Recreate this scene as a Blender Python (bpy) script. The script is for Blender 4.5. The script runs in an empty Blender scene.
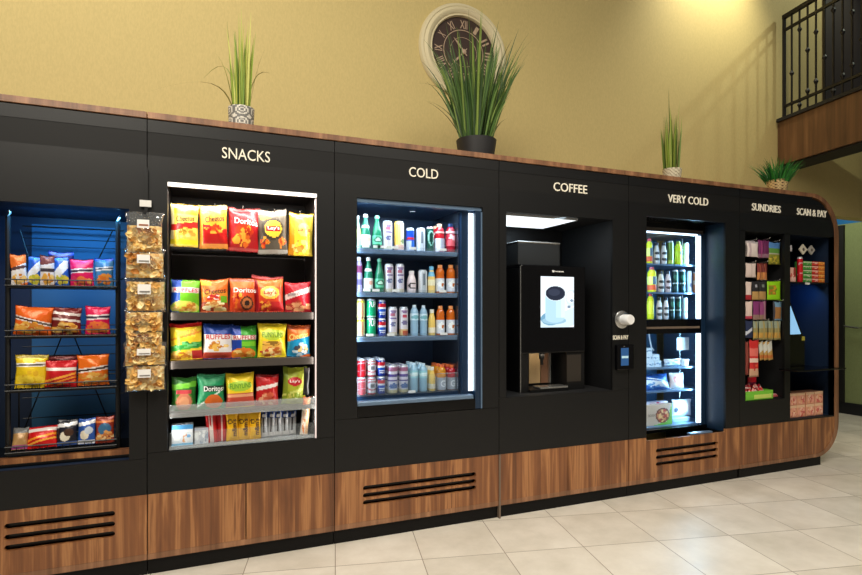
import bpy, bmesh, math, random
from mathutils import Vector, Matrix, Euler
PI = math.pi
S = bpy.context.scene
COL = S.collection
rnd = random.Random(7)

# ------------------------------------------------------------------ camera
# the kiosk front is the plane y = 0, x runs along it, z is up
F, CX, CY, VPX, HC = 550.0, 431.0, 310.5, 1767.0, 1.4
TH = math.atan2(VPX - CX, F)
SN, CS = math.sin(TH), math.cos(TH)
DC = HC * F / (529.5 - CY) * SN           # distance of the camera from the kiosk front
cam_d = bpy.data.cameras.new('camera')
cam_d.sensor_width = 36.0
cam_d.lens = 36.0 * F / 862.0
cam_d.shift_y = (CY - 287.5) / 862.0
cam_d.clip_start = 0.05
cam = bpy.data.objects.new('camera', cam_d)
COL.objects.link(cam)
cam.location = (0, -DC, HC)
cam.rotation_euler = (PI / 2, 0, TH - PI / 2)
S.camera = cam

# ------------------------------------------------------------------ world, lamps, exposure
def lin(c):
    return tuple(((v / 255.0) / 12.92 if v / 255.0 <= 0.04045 else ((v / 255.0 + 0.055) / 1.055) ** 2.4) for v in c[:3])

wd = bpy.data.worlds.new('lobby_ambient')
S.world = wd
wd.use_nodes = True
wd.node_tree.nodes['Background'].inputs[0].default_value = (1.0, 0.90, 0.76, 1)
wd.node_tree.nodes['Background'].inputs[1].default_value = 0.17
S.view_settings.view_transform = 'Standard'
S.view_settings.look = 'None'
S.view_settings.gamma = 1.0
S.view_settings.exposure = 0.0
S.view_settings.use_curve_mapping = False

def area(name, loc, size, energy, color=(1, 1, 1), aim=None, size_y=None, spread=None):
    l = bpy.data.lights.new(name, 'AREA')
    l.energy = energy
    l.color = color
    l.size = size
    if size_y:
        l.shape = 'RECTANGLE'
        l.size_y = size_y
    if spread:
        l.spread = spread
    o = bpy.data.objects.new(name, l)
    COL.objects.link(o)
    o.location = loc
    if aim is not None:
        o.rotation_euler = (Vector(aim) - Vector(loc)).to_track_quat('-Z', 'Y').to_euler()
    return o

def spot(name, loc, aim, energy, angle, blend, color, radius):
    l = bpy.data.lights.new(name, 'SPOT')
    l.energy = energy
    l.spot_size = math.radians(angle)
    l.spot_blend = blend
    l.color = color
    l.shadow_soft_size = radius
    o = bpy.data.objects.new(name, l)
    COL.objects.link(o)
    o.location = loc
    o.rotation_euler = (Vector(aim) - Vector(loc)).to_track_quat('-Z', 'Y').to_euler()
    return o

WARM = (1.0, 0.93, 0.80)
area('lobby_ceiling_lamp', (-1.3, -3.1, 4.7), 2.4, 200, WARM, (-0.5, 0.6, 2.9))
area('lobby_ceiling_lamp', (2.3, -3.5, 4.8), 2.0, 86, WARM, (2.4, -1.6, 0.0), spread=math.radians(120))
spot('wall_washer', (4.75, 0.30, 5.6), (4.75, 0.85, 4.5), 280, 85, 1.0, (1.0, 0.95, 0.74), 0.08)
spot('wall_washer', (-1.0, -1.0, 5.9), (-0.9, 0.85, 3.8), 110, 110, 1.0, (1.0, 0.94, 0.78), 0.3)
area('corridor_fill', (7.2, 1.4, 3.0), .5, 10, (.95, 1.0, .82), (7.6, 1.4, 0))  # unseen fill added above the corridor to brighten the green wall
spot('gallery_lamp', (7.2, -0.62, 6.0), (5.2, 0.85, 3.6), 100, 90, 0.6, (0.92, 1.0, 0.78), 0.05)
spot('floor_downlight', (2.6, -2.2, 4.6), (2.4, -1.5, 0.0), 170, 80, 1.0, (1.0, 0.96, 0.89), 0.45)
spot('floor_downlight', (6.9, -0.9, 2.85), (6.9, -0.7, 0.0), 75, 130, 1.0, (1.0, 0.96, 0.84), 0.35)

# ------------------------------------------------------------------ pixel -> world on a plane y = const
def TT(px, Y): return (DC + Y) / (SN - CS * (px - CX) / F)
def X(px, Y=0.0): return TT(px, Y) * ((px - CX) / F * SN + CS)
def Z(px, py, Y=0.0): return HC + (CY - py) / F * TT(px, Y)

# ------------------------------------------------------------------ materials
MAT = {}
def material(name, color, rough=0.5, metal=0.0, emit=None, estr=0.0, trans=0.0, spec=None, coat=0.0):
    m = bpy.data.materials.new(name)
    m.use_nodes = True
    b = m.node_tree.nodes['Principled BSDF']
    b.inputs['Base Color'].default_value = (*lin(color), 1)
    b.inputs['Roughness'].default_value = rough
    b.inputs['Metallic'].default_value = metal
    if trans: b.inputs['Transmission Weight'].default_value = trans
    if spec is not None: b.inputs['Specular IOR Level'].default_value = spec
    if coat: b.inputs['Coat Weight'].default_value = coat
    if emit:
        b.inputs['Emission Color'].default_value = (*lin(emit), 1)
        b.inputs['Emission Strength'].default_value = estr
    MAT[name] = m
    return m

def bump(m, scale, strength, dist=0.01, stretch=(1, 1, 1)):
    nt = m.node_tree; b = nt.nodes['Principled BSDF']
    g = nt.nodes.new('ShaderNodeNewGeometry'); mp = nt.nodes.new('ShaderNodeMapping')
    mp.inputs['Scale'].default_value = stretch
    n = nt.nodes.new('ShaderNodeTexNoise'); n.inputs['Scale'].default_value = scale
    n.inputs['Detail'].default_value = 3
    bp = nt.nodes.new('ShaderNodeBump'); bp.inputs['Strength'].default_value = strength; bp.inputs['Distance'].default_value = dist
    nt.links.new(g.outputs['Position'], mp.inputs[0]); nt.links.new(mp.outputs[0], n.inputs['Vector'])
    nt.links.new(n.outputs['Fac'], bp.inputs['Height']); nt.links.new(bp.outputs[0], b.inputs['Normal'])
    return n

def ramp(nt, stops, interp='LINEAR'):
    r = nt.nodes.new('ShaderNodeValToRGB'); r.color_ramp.interpolation = interp
    e = r.color_ramp.elements
    while len(e) < len(stops): e.new(0.5)
    for k, (p, c) in enumerate(stops):
        e[k].position = p; e[k].color = (*lin(c), 1)
    return r

def printed(name, rough, metal=0.0, coat=0.0, wr=0.0, trans=0.0, emis=0.0):
    m = material(name, (128, 128, 128), rough, metal, coat=coat, trans=trans)
    nt = m.node_tree; b = nt.nodes['Principled BSDF']
    a = nt.nodes.new('ShaderNodeAttribute'); a.attribute_name = 'Col'
    nt.links.new(a.outputs['Color'], b.inputs['Base Color'])
    if emis:
        nt.links.new(a.outputs['Color'], b.inputs['Emission Color'])
        b.inputs['Emission Strength'].default_value = emis
        b.inputs['Base Color'].default_value = (0, 0, 0, 1)
        nt.links.remove(b.inputs['Base Color'].links[0])
    if wr: bump(m, 38, wr, 0.006)
    return m

printed('printed_film', 0.30, 0.12, wr=0.55)
printed('printed_can', 0.28, 0.25)
printed('printed_card', 0.55)
printed('glossy_plastic', 0.15, coat=0.3)
printed('lit_screen', 0.2, emis=1.35)

black = material('black_laminate', (13, 13, 14), 0.45, spec=.36); bump(black, 900, 0.06, 0.001)
material('black_band', (14, 13, 13), 0.6, spec=.3)
material('black_gloss', (7, 7, 9), 0.14, spec=.28)
material('black_metal', (16, 16, 17), 0.4, 0.3)
material('shelf_steel', (74, 68, 64), 0.45, 0.3)
material('liner_black', (14, 14, 16), 0.6)
material('liner_brown', (44, 36, 33), 0.55)
material('blue_glow_liner', (10, 32, 54), 0.4)  # LED glow on the freezer recess side, put into the base colour
material('blue_glow_panel', (16, 34, 58), 0.5)  # blue light inside the rack and pay bays is put into this colour
material('pale_glow_panel', (44, 96, 132), 0.6)  # blue-lit area of the rack bay back, painted as a lighter tone
material('fridge_liner', (34, 66, 98), 0.35)  # wall colour blued to carry the LED glow
material('fridge_dark', (20, 42, 66), 0.3)  # frame and deck colour tinted with the blue LED glow
material('freezer_liner', (66, 112, 150), 0.4)  # lighter and bluer so the freezer back looks lit
material('mirror_liner', (110, 125, 145), 0.10, 0.9)
material('fridge_shelf', (104, 128, 156), 0.3, 0.35)
material('letters_cream', (236, 228, 208), 0.5, emit=(236, 228, 208), estr=0.12)
material('white_plastic', (232, 230, 228), 0.35)
material('steel', (190, 190, 188), 0.25, 0.9)
material('wire_black', (8, 8, 9), 0.45)
material('cream_frame', (206, 194, 158), 0.6)
material('dial_brown', (52, 32, 24), 0.6)
material('numeral_tan', (176, 150, 126), 0.5)
material('pot_black', (30, 29, 31), 0.65)
material('soil', (48, 36, 26), 0.9)
material('iron_black', (24, 20, 18), 0.5, 0.4)
material('black_soffit', (16, 12, 11), 0.7)
material('blue_wall', (24, 110, 176), 0.6)
material('paper_white', (238, 236, 232), 0.7)
material('tag_white', (226, 224, 220), 0.6)
material('led_white', (255, 255, 255), 0.5, emit=(255, 246, 236), estr=1.0)
material('led_dim', (230, 215, 212), 0.5, emit=(226, 206, 202), estr=.55)
material('led_cool', (255, 255, 255), 0.5, emit=(206, 232, 255), estr=2.6)
material('led_panel', (255, 255, 255), 0.5, emit=(240, 248, 250), estr=1.15)
material('kick_black', (10, 9, 9), 0.5, spec=.2)
material('grey_edge', (112, 96, 82), 0.6)
material('dark_door', (52, 40, 30), 0.5)
material('baseboard_black', (18, 20, 26), 0.4)
material('glass_blue_tablet', (20, 50, 90), 0.3, emit=(60, 110, 165), estr=.45)
material('pay_screen', (60, 90, 120), 0.3, emit=(140, 190, 226), estr=1.0)

def glass(name, tint, refl, film=0.0, rough=0.02, haze=(230, 236, 240), crinkle=0):
    m = bpy.data.materials.new(name); m.use_nodes = True
    nt = m.node_tree; nt.nodes.clear()
    out = nt.nodes.new('ShaderNodeOutputMaterial'); mix = nt.nodes.new('ShaderNodeMixShader')
    tr = nt.nodes.new('ShaderNodeBsdfTransparent'); tr.inputs[0].default_value = (*tint, 1)
    gl = nt.nodes.new('ShaderNodeBsdfGlossy'); gl.inputs['Roughness'].default_value = rough
    lw = nt.nodes.new('ShaderNodeLayerWeight'); lw.inputs['Blend'].default_value = refl
    nt.links.new(lw.outputs['Fresnel'], mix.inputs[0])
    nt.links.new(tr.outputs[0], mix.inputs[1]); nt.links.new(gl.outputs[0], mix.inputs[2])
    last = mix
    if crinkle:
        tc = nt.nodes.new('ShaderNodeTexCoord'); nz = nt.nodes.new('ShaderNodeTexNoise'); nz.inputs['Scale'].default_value = crinkle; nz.inputs['Detail'].default_value = 2; nz.inputs['Distortion'].default_value = 1.5
        bp = nt.nodes.new('ShaderNodeBump'); bp.inputs['Strength'].default_value = 1.0; bp.inputs['Distance'].default_value = .02
        nt.links.new(tc.outputs['Object'], nz.inputs['Vector']); nt.links.new(nz.outputs['Fac'], bp.inputs['Height'])
        nt.links.new(bp.outputs[0], gl.inputs['Normal']); nt.links.new(bp.outputs[0], lw.inputs['Normal'])
    if film:
        df = nt.nodes.new('ShaderNodeBsdfDiffuse'); df.inputs[0].default_value = (*lin(haze), 1)
        m2 = nt.nodes.new('ShaderNodeMixShader'); m2.inputs[0].default_value = film
        nt.links.new(mix.outputs[0], m2.inputs[1]); nt.links.new(df.outputs[0], m2.inputs[2]); last = m2
    nt.links.new(last.outputs[0], out.inputs[0])
    MAT[name] = m
    return m
glass('door_glass', (0.94, 0.97, 1.0), 0.12)
glass('clear_acrylic', (0.95, 0.97, 0.98), 0.15, film=0.04)
glass('acrylic_edge', (0.9, 0.93, 0.95), 0.3, film=0.24)
glass('clear_film', (0.985, 0.985, 0.98), 0.16, film=0.05, rough=0.10, crinkle=34)

def wood(name, tones, scale=1.0):
    m = material(name, (150, 95, 60), 0.42)
    nt = m.node_tree; b = nt.nodes['Principled BSDF']
    g = nt.nodes.new('ShaderNodeNewGeometry')
    sep = nt.nodes.new('ShaderNodeSeparateXYZ'); nt.links.new(g.outputs['Position'], sep.inputs[0])
    # staves of uneven width along x (and y), long vertical grain
    add = nt.nodes.new('ShaderNodeMath'); add.operation = 'ADD'
    nt.links.new(sep.outputs[0], add.inputs[0]); nt.links.new(sep.outputs[1], add.inputs[1])
    cmb = nt.nodes.new('ShaderNodeCombineXYZ'); nt.links.new(add.outputs[0], cmb.inputs[0])
    st = nt.nodes.new('ShaderNodeTexNoise'); st.inputs['Scale'].default_value = 9 * scale; st.inputs['Detail'].default_value = 4; st.inputs['Roughness'].default_value = 0.75
    nt.links.new(cmb.outputs[0], st.inputs['Vector'])
    mp = nt.nodes.new('ShaderNodeMapping'); mp.inputs['Scale'].default_value = (15 * scale, 15 * scale, 1.1)
    nt.links.new(g.outputs['Position'], mp.inputs[0])
    n2 = nt.nodes.new('ShaderNodeTexNoise'); n2.inputs['Scale'].default_value = 1.0; n2.inputs['Detail'].default_value = 6; n2.inputs['Distortion'].default_value = 0.8
    nt.links.new(mp.outputs[0], n2.inputs['Vector'])
    mx = nt.nodes.new('ShaderNodeMix'); mx.inputs[0].default_value = 0.42
    nt.links.new(st.outputs['Fac'], mx.inputs[2]); nt.links.new(n2.outputs['Fac'], mx.inputs[3])
    r = ramp(nt, tones)
    nt.links.new(mx.outputs[0], r.inputs[0]); nt.links.new(r.outputs[0], b.inputs['Base Color'])
    return m
wood('walnut', [(0.36, (80, 48, 28)), (0.45, (112, 69, 41)), (0.51, (134, 85, 50)), (0.56, (172, 119, 74)), (0.61, (122, 76, 46)), (0.68, (98, 60, 36))])
wood('walnut_edge', [(0.38, (92, 62, 42)), (0.5, (130, 90, 62)), (0.62, (166, 120, 86))])
wood('balcony_wood', [(0.36, (70, 46, 28)), (0.5, (98, 66, 40)), (0.64, (128, 90, 58))], 0.7)

def wall_paint(name, a, bcol):
    m = material(name, a, 0.75)
    nt = m.node_tree; b = nt.nodes['Principled BSDF']
    n = bump(m, 130, 0.06, 0.003, (1, 1, 0.35))
    r = ramp(nt, [(0.35, a), (0.65, bcol)])
    nt.links.new(n.outputs['Fac'], r.inputs[0]); nt.links.new(r.outputs[0], b.inputs['Base Color'])
    return m
wall_paint('wall_khaki', (190, 171, 113), (198, 178, 119))
wall_paint('wall_green', (132, 142, 96), (140, 150, 102))

def tile_floor():
    m = material('floor_tile', (206, 192, 172), 0.28)
    nt = m.node_tree; b = nt.nodes['Principled BSDF']
    g = nt.nodes.new('ShaderNodeNewGeometry')
    a = math.radians(12.5); ua = (math.cos(a), -math.sin(a), 0); va = (math.sin(a), math.cos(a), 0)
    T = 0.483
    def axis(vec, off):
        d = nt.nodes.new('ShaderNodeVectorMath'); d.operation = 'DOT_PRODUCT'; d.inputs[1].default_value = vec
        nt.links.new(g.outputs['Position'], d.inputs[0])
        s = nt.nodes.new('ShaderNodeMath'); s.operation = 'MULTIPLY_ADD'; s.inputs[1].default_value = 1 / T; s.inputs[2].default_value = 50 - off / T
        nt.links.new(d.outputs['Value'], s.inputs[0])
        fr = nt.nodes.new('ShaderNodeMath'); fr.operation = 'FRACT'; nt.links.new(s.outputs[0], fr.inputs[0])
        p = nt.nodes.new('ShaderNodeMath'); p.operation = 'PINGPONG'; p.inputs[1].default_value = 0.5; nt.links.new(s.outputs[0], p.inputs[0])
        fl = nt.nodes.new('ShaderNodeMath'); fl.operation = 'FLOOR'; nt.links.new(s.outputs[0], fl.inputs[0])
        return p, fl
    p1, f1 = axis(ua, 1.670); p2, f2 = axis(va, -0.118)
    mn = nt.nodes.new('ShaderNodeMath'); mn.operation = 'MINIMUM'
    nt.links.new(p1.outputs[0], mn.inputs[0]); nt.links.new(p2.outputs[0], mn.inputs[1])
    lt = nt.nodes.new('ShaderNodeMath'); lt.operation = 'LESS_THAN'; lt.inputs[1].default_value = 0.0052
    nt.links.new(mn.outputs[0], lt.inputs[0])
    cid = nt.nodes.new('ShaderNodeCombineXYZ'); nt.links.new(f1.outputs[0], cid.inputs[0]); nt.links.new(f2.outputs[0], cid.inputs[1])
    wn = nt.nodes.new('ShaderNodeTexWhiteNoise'); wn.noise_dimensions = '3D'; nt.links.new(cid.outputs[0], wn.inputs['Vector'])
    ns = nt.nodes.new('ShaderNodeTexNoise'); ns.inputs['Scale'].default_value = 3.2; ns.inputs['Detail'].default_value = 6; ns.inputs['Roughness'].default_value = 0.65
    off = nt.nodes.new('ShaderNodeVectorMath'); off.operation = 'MULTIPLY_ADD'; off.inputs[1].default_value = (7, 7, 7)
    nt.links.new(wn.outputs['Color'], off.inputs[0]); nt.links.new(g.outputs['Position'], off.inputs[2])
    nt.links.new(off.outputs[0], ns.inputs['Vector'])
    r = ramp(nt, [(0.3, (198, 189, 174)), (0.5, (212, 203, 189)), (0.7, (224, 216, 203))])
    mxf = nt.nodes.new('ShaderNodeMath'); mxf.operation = 'MULTIPLY_ADD'; mxf.inputs[1].default_value = 0.14
    nt.links.new(wn.outputs['Value'], mxf.inputs[0])
    sub = nt.nodes.new('ShaderNodeMath'); sub.operation = 'SUBTRACT'; sub.inputs[1].default_value = 0.07
    nt.links.new(ns.outputs['Fac'], sub.inputs[0]); nt.links.new(sub.outputs[0], mxf.inputs[2])
    nt.links.new(mxf.outputs[0], r.inputs[0])
    mx = nt.nodes.new('ShaderNodeMix'); mx.data_type = 'RGBA'
    nt.links.new(lt.outputs[0], mx.inputs[0]); nt.links.new(r.outputs[0], mx.inputs[6]); mx.inputs[7].default_value = (*lin((140, 126, 108)), 1)
    nt.links.new(mx.outputs[2], b.inputs['Base Color'])
    rr = nt.nodes.new('ShaderNodeMath'); rr.operation = 'MULTIPLY_ADD'; rr.inputs[1].default_value = 0.25; rr.inputs[2].default_value = 0.26
    nt.links.new(ns.outputs['Fac'], rr.inputs[0]); nt.links.new(rr.outputs[0], b.inputs['Roughness'])
tile_floor()

# ------------------------------------------------------------------ mesh helpers
def link(name, me, m, parent=None, loc=(0, 0, 0)):
    o = bpy.data.objects.new(name, me)
    COL.objects.link(o)
    o.location = loc
    if m is not None: me.materials.append(MAT[m] if isinstance(m, str) else m)
    if parent is not None: o.parent = parent
    return o

def tag(o, label=None, cat=None, group=None, kind=None):
    if label: o['label'] = label
    if cat: o['category'] = cat
    if group: o['group'] = group
    if kind: o['kind'] = kind
    return o

def thing(name, loc, label, cat, group=None, rot=(0, 0, 0)):
    o = bpy.data.objects.new(name, None); COL.objects.link(o)
    o.empty_display_size = 0.05
    o.location = loc; o.rotation_euler = rot
    return tag(o, label, cat, group)

class MB:
    """collects shapes in world (or local) coordinates and links them as one mesh object"""
    def __init__(s): s.bm = bmesh.new()
    def box(s, x0, x1, y0, y1, z0, z1, bev=0.0):
        vs = [s.bm.verts.new(p) for p in ((x0, y0, z0), (x1, y0, z0), (x1, y1, z0), (x0, y1, z0), (x0, y0, z1), (x1, y0, z1), (x1, y1, z1), (x0, y1, z1))]
        fs = [s.bm.faces.new([vs[i] for i in q]) for q in ((0, 3, 2, 1), (4, 5, 6, 7), (0, 1, 5, 4), (1, 2, 6, 5), (2, 3, 7, 6), (3, 0, 4, 7))]
        if bev:
            es = list({e for f in fs for e in f.edges})
            bmesh.ops.bevel(s.bm, geom=es, offset=bev, segments=2, affect='EDGES', profile=0.5)
        return s
    def prism(s, pts, y0, y1):
        a = [s.bm.verts.new((x, y0, z)) for x, z in pts]; b = [s.bm.verts.new((x, y1, z)) for x, z in pts]
        s.bm.faces.new(a); s.bm.faces.new(b[::-1])
        n = len(pts)
        for i in range(n): s.bm.faces.new((a[i], b[i], b[(i + 1) % n], a[(i + 1) % n]))
        return s
    def strip(s, outer, inner, y0, y1):
        n = len(outer)
        rows = [[s.bm.verts.new((p[0], y, p[1])) for p in path] for path, y in ((outer, y0), (outer, y1), (inner, y1), (inner, y0))]
        for k in range(4):
            a, b = rows[k], rows[(k + 1) % 4]
            for i in range(n - 1): s.bm.faces.new((a[i], a[i + 1], b[i + 1], b[i]))
        for i in (0, n - 1): s.bm.faces.new([r[i] for r in rows])
        return s
    def tube(s, pts, r, seg=8):
        pts = [Vector(p) for p in pts]; rings = []
        for i, p in enumerate(pts):
            d = (pts[min(i + 1, len(pts) - 1)] - pts[max(i - 1, 0)]).normalized()
            up = Vector((0, 0, 1)) if abs(d.z) < 0.9 else Vector((1, 0, 0))
            a = d.cross(up).normalized(); b = d.cross(a).normalized()
            rr = r[i] if isinstance(r, (list, tuple)) else r
            rings.append([s.bm.verts.new(p + a * rr * math.cos(t) + b * rr * math.sin(t)) for t in [2 * PI * k / seg for k in range(seg)]])
        for i in range(len(rings) - 1):
            for k in range(seg): s.bm.faces.new((rings[i][k], rings[i][(k + 1) % seg], rings[i + 1][(k + 1) % seg], rings[i + 1][k]))
        s.bm.faces.new(rings[0][::-1]); s.bm.faces.new(rings[-1])
        return s
    def lathe(s, prof, seg=24, c=(0, 0, 0), axis='z'):
        rings = []
        for r, h in prof:
            ring = []
            for k in range(seg):
                t = 2 * PI * k / seg
                p = (c[0] + r * math.cos(t), c[1] + r * math.sin(t), c[2] + h) if axis == 'z' else (c[0] + r * math.cos(t), c[1] - h, c[2] + r * math.sin(t))
                ring.append(s.bm.verts.new(p))
            rings.append(ring)
        for i in range(len(rings) - 1):
            for k in range(seg): s.bm.faces.new((rings[i][k], rings[i][(k + 1) % seg], rings[i + 1][(k + 1) % seg], rings[i + 1][k]))
        for ring in (rings[0], rings[-1]):
            s.bm.faces.new(ring)
        return s
    def ball(s, c, r, sc=(1, 1, 1), sub=2):
        mt = Matrix.Translation(c) @ Matrix.Diagonal((*sc, 1))
        bmesh.ops.create_icosphere(s.bm, subdivisions=sub, radius=r, matrix=mt)
        return s
    def build(s, name, m, parent=None, origin=None, smooth=False, loc=None):
        """world-space shapes: moved into the parent's frame"""
        o0 = Vector(origin) if origin is not None else (parent.location.copy() if parent is not None else Vector((0, 0, 0)))
        if parent is not None and parent.parent is not None and origin is None:
            o0 = parent.matrix_basis.translation + parent.parent.location
        bmesh.ops.translate(s.bm, vec=-o0, verts=s.bm.verts)
        bmesh.ops.recalc_face_normals(s.bm, faces=s.bm.faces)
        me = bpy.data.meshes.new(name)
        s.bm.to_mesh(me); s.bm.free()
        if smooth:
            for p in me.polygons: p.use_smooth = True
            me.set_sharp_from_angle(angle=math.radians(40))
        o = link(name, me, m, parent, loc if loc is not None else (tuple(o0) if parent is None else (0, 0, 0)))
        return o

def mbox(name, m, parent, *b, bev=0.0):
    return MB().box(*b, bev=bev).build(name, m, parent)

def arc(cx, cz, r, a0, a1, n=12):
    return [(cx + r * math.cos(math.radians(a0 + (a1 - a0) * i / n)), cz + r * math.sin(math.radians(a0 + (a1 - a0) * i / n))) for i in range(n + 1)]

# ---- lettering ------------------------------------------------------
_tc = {}
def text_raw(body, bold=0.0):
    k = (body, bold)
    if k in _tc: return _tc[k]
    c = bpy.data.curves.new('t', 'FONT'); c.body = body; c.size = 1.0; c.resolution_u = 3; c.offset = bold
    o = bpy.data.objects.new('t', c); COL.objects.link(o)
    dg = bpy.context.evaluated_depsgraph_get()
    me = bpy.data.meshes.new_from_object(o.evaluated_get(dg))
    vs = [(v.co.x, v.co.y) for v in me.vertices]; fs = [tuple(p.vertices) for p in me.polygons]
    bpy.data.objects.remove(o); bpy.data.curves.remove(c); bpy.data.meshes.remove(me)
    x0 = min(v[0] for v in vs); x1 = max(v[0] for v in vs); y0 = min(v[1] for v in vs); y1 = max(v[1] for v in vs)
    vs = [((x - x0) / (x1 - x0), (y - y0) / (y1 - y0)) for x, y in vs]
    _tc[k] = (vs, fs)
    return _tc[k]

def text_map(name, body, fn, m, parent, bold=0.0, cuts=0):
    """letters whose unit square is carried onto a surface by fn(s, t)"""
    vs, fs = text_raw(body, bold)
    bm = bmesh.new()
    bv = [bm.verts.new((x, y, 0)) for x, y in vs]
    for f in fs:
        try: bm.faces.new([bv[i] for i in f])
        except ValueError: pass
    if cuts:
        bmesh.ops.triangulate(bm, faces=bm.faces)
        for _ in range(cuts):
            es = [e for e in bm.edges if abs(e.verts[0].co.x - e.verts[1].co.x) > 0.06 or abs(e.verts[0].co.y - e.verts[1].co.y) > 0.35]
            if es: bmesh.ops.subdivide_edges(bm, edges=es, cuts=1); bmesh.ops.triangulate(bm, faces=bm.faces)
    for v in bm.verts: v.co = fn(v.co.x, v.co.y)
    me = bpy.data.meshes.new(name); bm.to_mesh(me); bm.free()
    return link(name, me, m, parent)

def sign(name, body, x0, x1, z0, z1, y, m, parent, depth=0.006, bold=0.0):
    vs, fs = text_raw(body, bold)
    b = MB(); bm = b.bm
    fr = [bm.verts.new((x0 + (x1 - x0) * u, y - depth, z0 + (z1 - z0) * v)) for u, v in vs]
    for f in fs:
        try: bm.faces.new([fr[i] for i in f])
        except ValueError: pass
    r = bmesh.ops.extrude_face_region(bm, geom=list(bm.faces))
    bmesh.ops.translate(bm, vec=(0, depth, 0), verts=[e for e in r['geom'] if isinstance(e, bmesh.types.BMVert)])
    return b.build(name, m, parent)

# ---- coloured prints ---------------------------------------------------
def paint(me, cols):
    """one colour per face"""
    ca = me.color_attributes.new('Col', 'FLOAT_COLOR', 'CORNER')
    buf = []
    for p, c in zip(me.polygons, cols):
        l = (*lin(c), 1.0)
        for _ in p.vertices: buf.extend(l)
    ca.data.foreach_set('color', buf)

def chips(layers, r):
    out = []
    for L in layers:
        if isinstance(L, tuple) and L and L[0] == 'speck':
            _, cu, cv, ru, rv, cols, dens = L
            for _k in range(int(8 + 16 * dens)):
                a, q = r.uniform(0, 2 * PI), math.sqrt(r.random())
                k = r.uniform(.16, .34)
                out.append(('ell', cu + ru * q * math.cos(a), cv + rv * q * math.sin(a), ru * k * r.uniform(.7, 1.3), rv * k * 1.3, r.choice(cols)))
        else: out.append(L)
    return out

def patt(layers, u, v, r):
    c = layers[0]
    for L in layers[1:]:
        k = L[0]
        if k == 'band':            # v0 v1 colour [slope]
            s = L[4] if len(L) > 4 else 0
            if L[1] <= v - s * (u - .5) <= L[2]: c = L[3]
        elif k == 'side':          # u0 u1 colour [slope]
            s = L[4] if len(L) > 4 else 0
            if L[1] <= u - s * (v - .5) <= L[2]: c = L[3]
        elif k == 'ell':
            if ((u - L[1]) / L[3]) ** 2 + ((v - L[2]) / L[4]) ** 2 <= 1: c = L[5]
        elif k == 'box':
            if L[1] <= u <= L[2] and L[3] <= v <= L[4]: c = L[5]
        elif k == 'speck':         # cu cv ru rv colours density
            d = ((u - L[1]) / L[3]) ** 2 + ((v - L[2]) / L[4]) ** 2
            if d <= 1 and r.random() < L[6] * (1.15 - d * .5): c = L[5][int(r.random() * len(L[5]))]
    return c

_lm = {}
def ink(c, gl=0.4):
    k = tuple(c)
    if k not in _lm:
        _lm[k] = material('ink_%02x%02x%02x' % k, c, gl)
    return _lm[k]

def bag(name, label, cat, x, y, z, w, h, d, layers, texts=(), group=None, lean=0.0, yaw=0.0, roll=0.0, mat='printed_film', nu=30, nv=36, parent=None, seed=None, crimp=(None, None)):
    """pillow bag with crimped top and bottom seams; stands with the middle of its bottom seam at x, y, z"""
    r = random.Random(seed if seed is not None else int(x * 7919 + z * 104729) & 0xffff)
    layers = chips(layers, r)
    ph = [(r.uniform(4, 11), r.uniform(3, 9), r.uniform(0, 6.3), r.uniform(.3, 1)) for _ in range(4)]
    tl = r.uniform(-.012, .012); wb = r.uniform(.5, 1.0); p0 = r.uniform(0, 6)
    def half(u, v):
        vv = min(max((v - .045) / .91, 0), 1)
        return d / 2 * math.sin(PI * vv) ** .6 * max(0, 1 - abs(2 * u - 1) ** 2.3) ** .8
    def pos(u, v, side):
        wf = 1 - .10 * wb * math.sin(PI * v) ** 1.5 + .012 * math.sin(9 * v + p0)
        xx = (u - .5) * w * wf
        zz = v * h + (u - .5) * tl * h * 2 * v + (.012 * math.sin(u * 6 + p0) + .006 * math.sin(u * 15 + 2 * p0) - .03 * math.sin(PI * u)) * h * max(0, v - .6) * 2.2
        t = half(u, v)
        wr = sum(a * math.sin(fx * u + fy * v + q) for fx, fy, q, a in ph) * d * .042 * min(1, t / (d * .2 + 1e-6))
        cr = .0012 * math.sin(u * 55) if (v < .05 or v > .95) else 0
        return Vector((xx, -t + wr + cr, zz)) if side == 0 else Vector((xx, t * .8 + wr + cr, zz))
    bm = bmesh.new()
    g = [[bm.verts.new(pos(i / nu, j / nv, 0)) for i in range(nu + 1)] for j in range(nv + 1)]
    g2 = [[g[j][i] if i in (0, nu) or j in (0, nv) else bm.verts.new(pos(i / nu, j / nv, 1)) for i in range(nu + 1)] for j in range(nv + 1)]
    cols = []
    for j in range(nv):
        for i in range(nu):
            bm.faces.new((g[j][i], g[j][i + 1], g[j + 1][i + 1], g[j + 1][i]))
            cols.append(patt(layers, (i + .5) / nu, (j + .5) / nv, r))
    for j in range(nv):
        for i in range(nu):
            bm.faces.new((g2[j][i], g2[j + 1][i], g2[j + 1][i + 1], g2[j][i + 1]))
            cols.append(patt(layers[:2], (i + .5) / nu, (j + .5) / nv, r))
    me = bpy.data.meshes.new(name); bm.to_mesh(me); bm.free()
    paint(me, cols)
    for p in me.polygons: p.use_smooth = True
    o = link(name, me, mat, parent, (x, y, z))
    o.rotation_euler = (-lean, roll + (r.uniform(-.035, .035) if not roll else 0), yaw + r.uniform(-.10, .10)) if mat == 'printed_film' else (-lean, roll, yaw)
    if label: tag(o, label, cat, group)
    for t in texts:
        body, u0, u1, v0, v1, colr = t[:6]; sl = t[6] if len(t) > 6 else 0
        def fn(s, q, u0=u0, u1=u1, v0=v0, v1=v1, sl=sl):
            u = u0 + (u1 - u0) * s; v = v0 + (v1 - v0) * q + sl * (s - .5)
            return pos(u, v, 0) + Vector((0, -.0022, 0))
        text_map('logo_lettering', body, fn, ink(colr), o, bold=.012, cuts=2)
    return o

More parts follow.
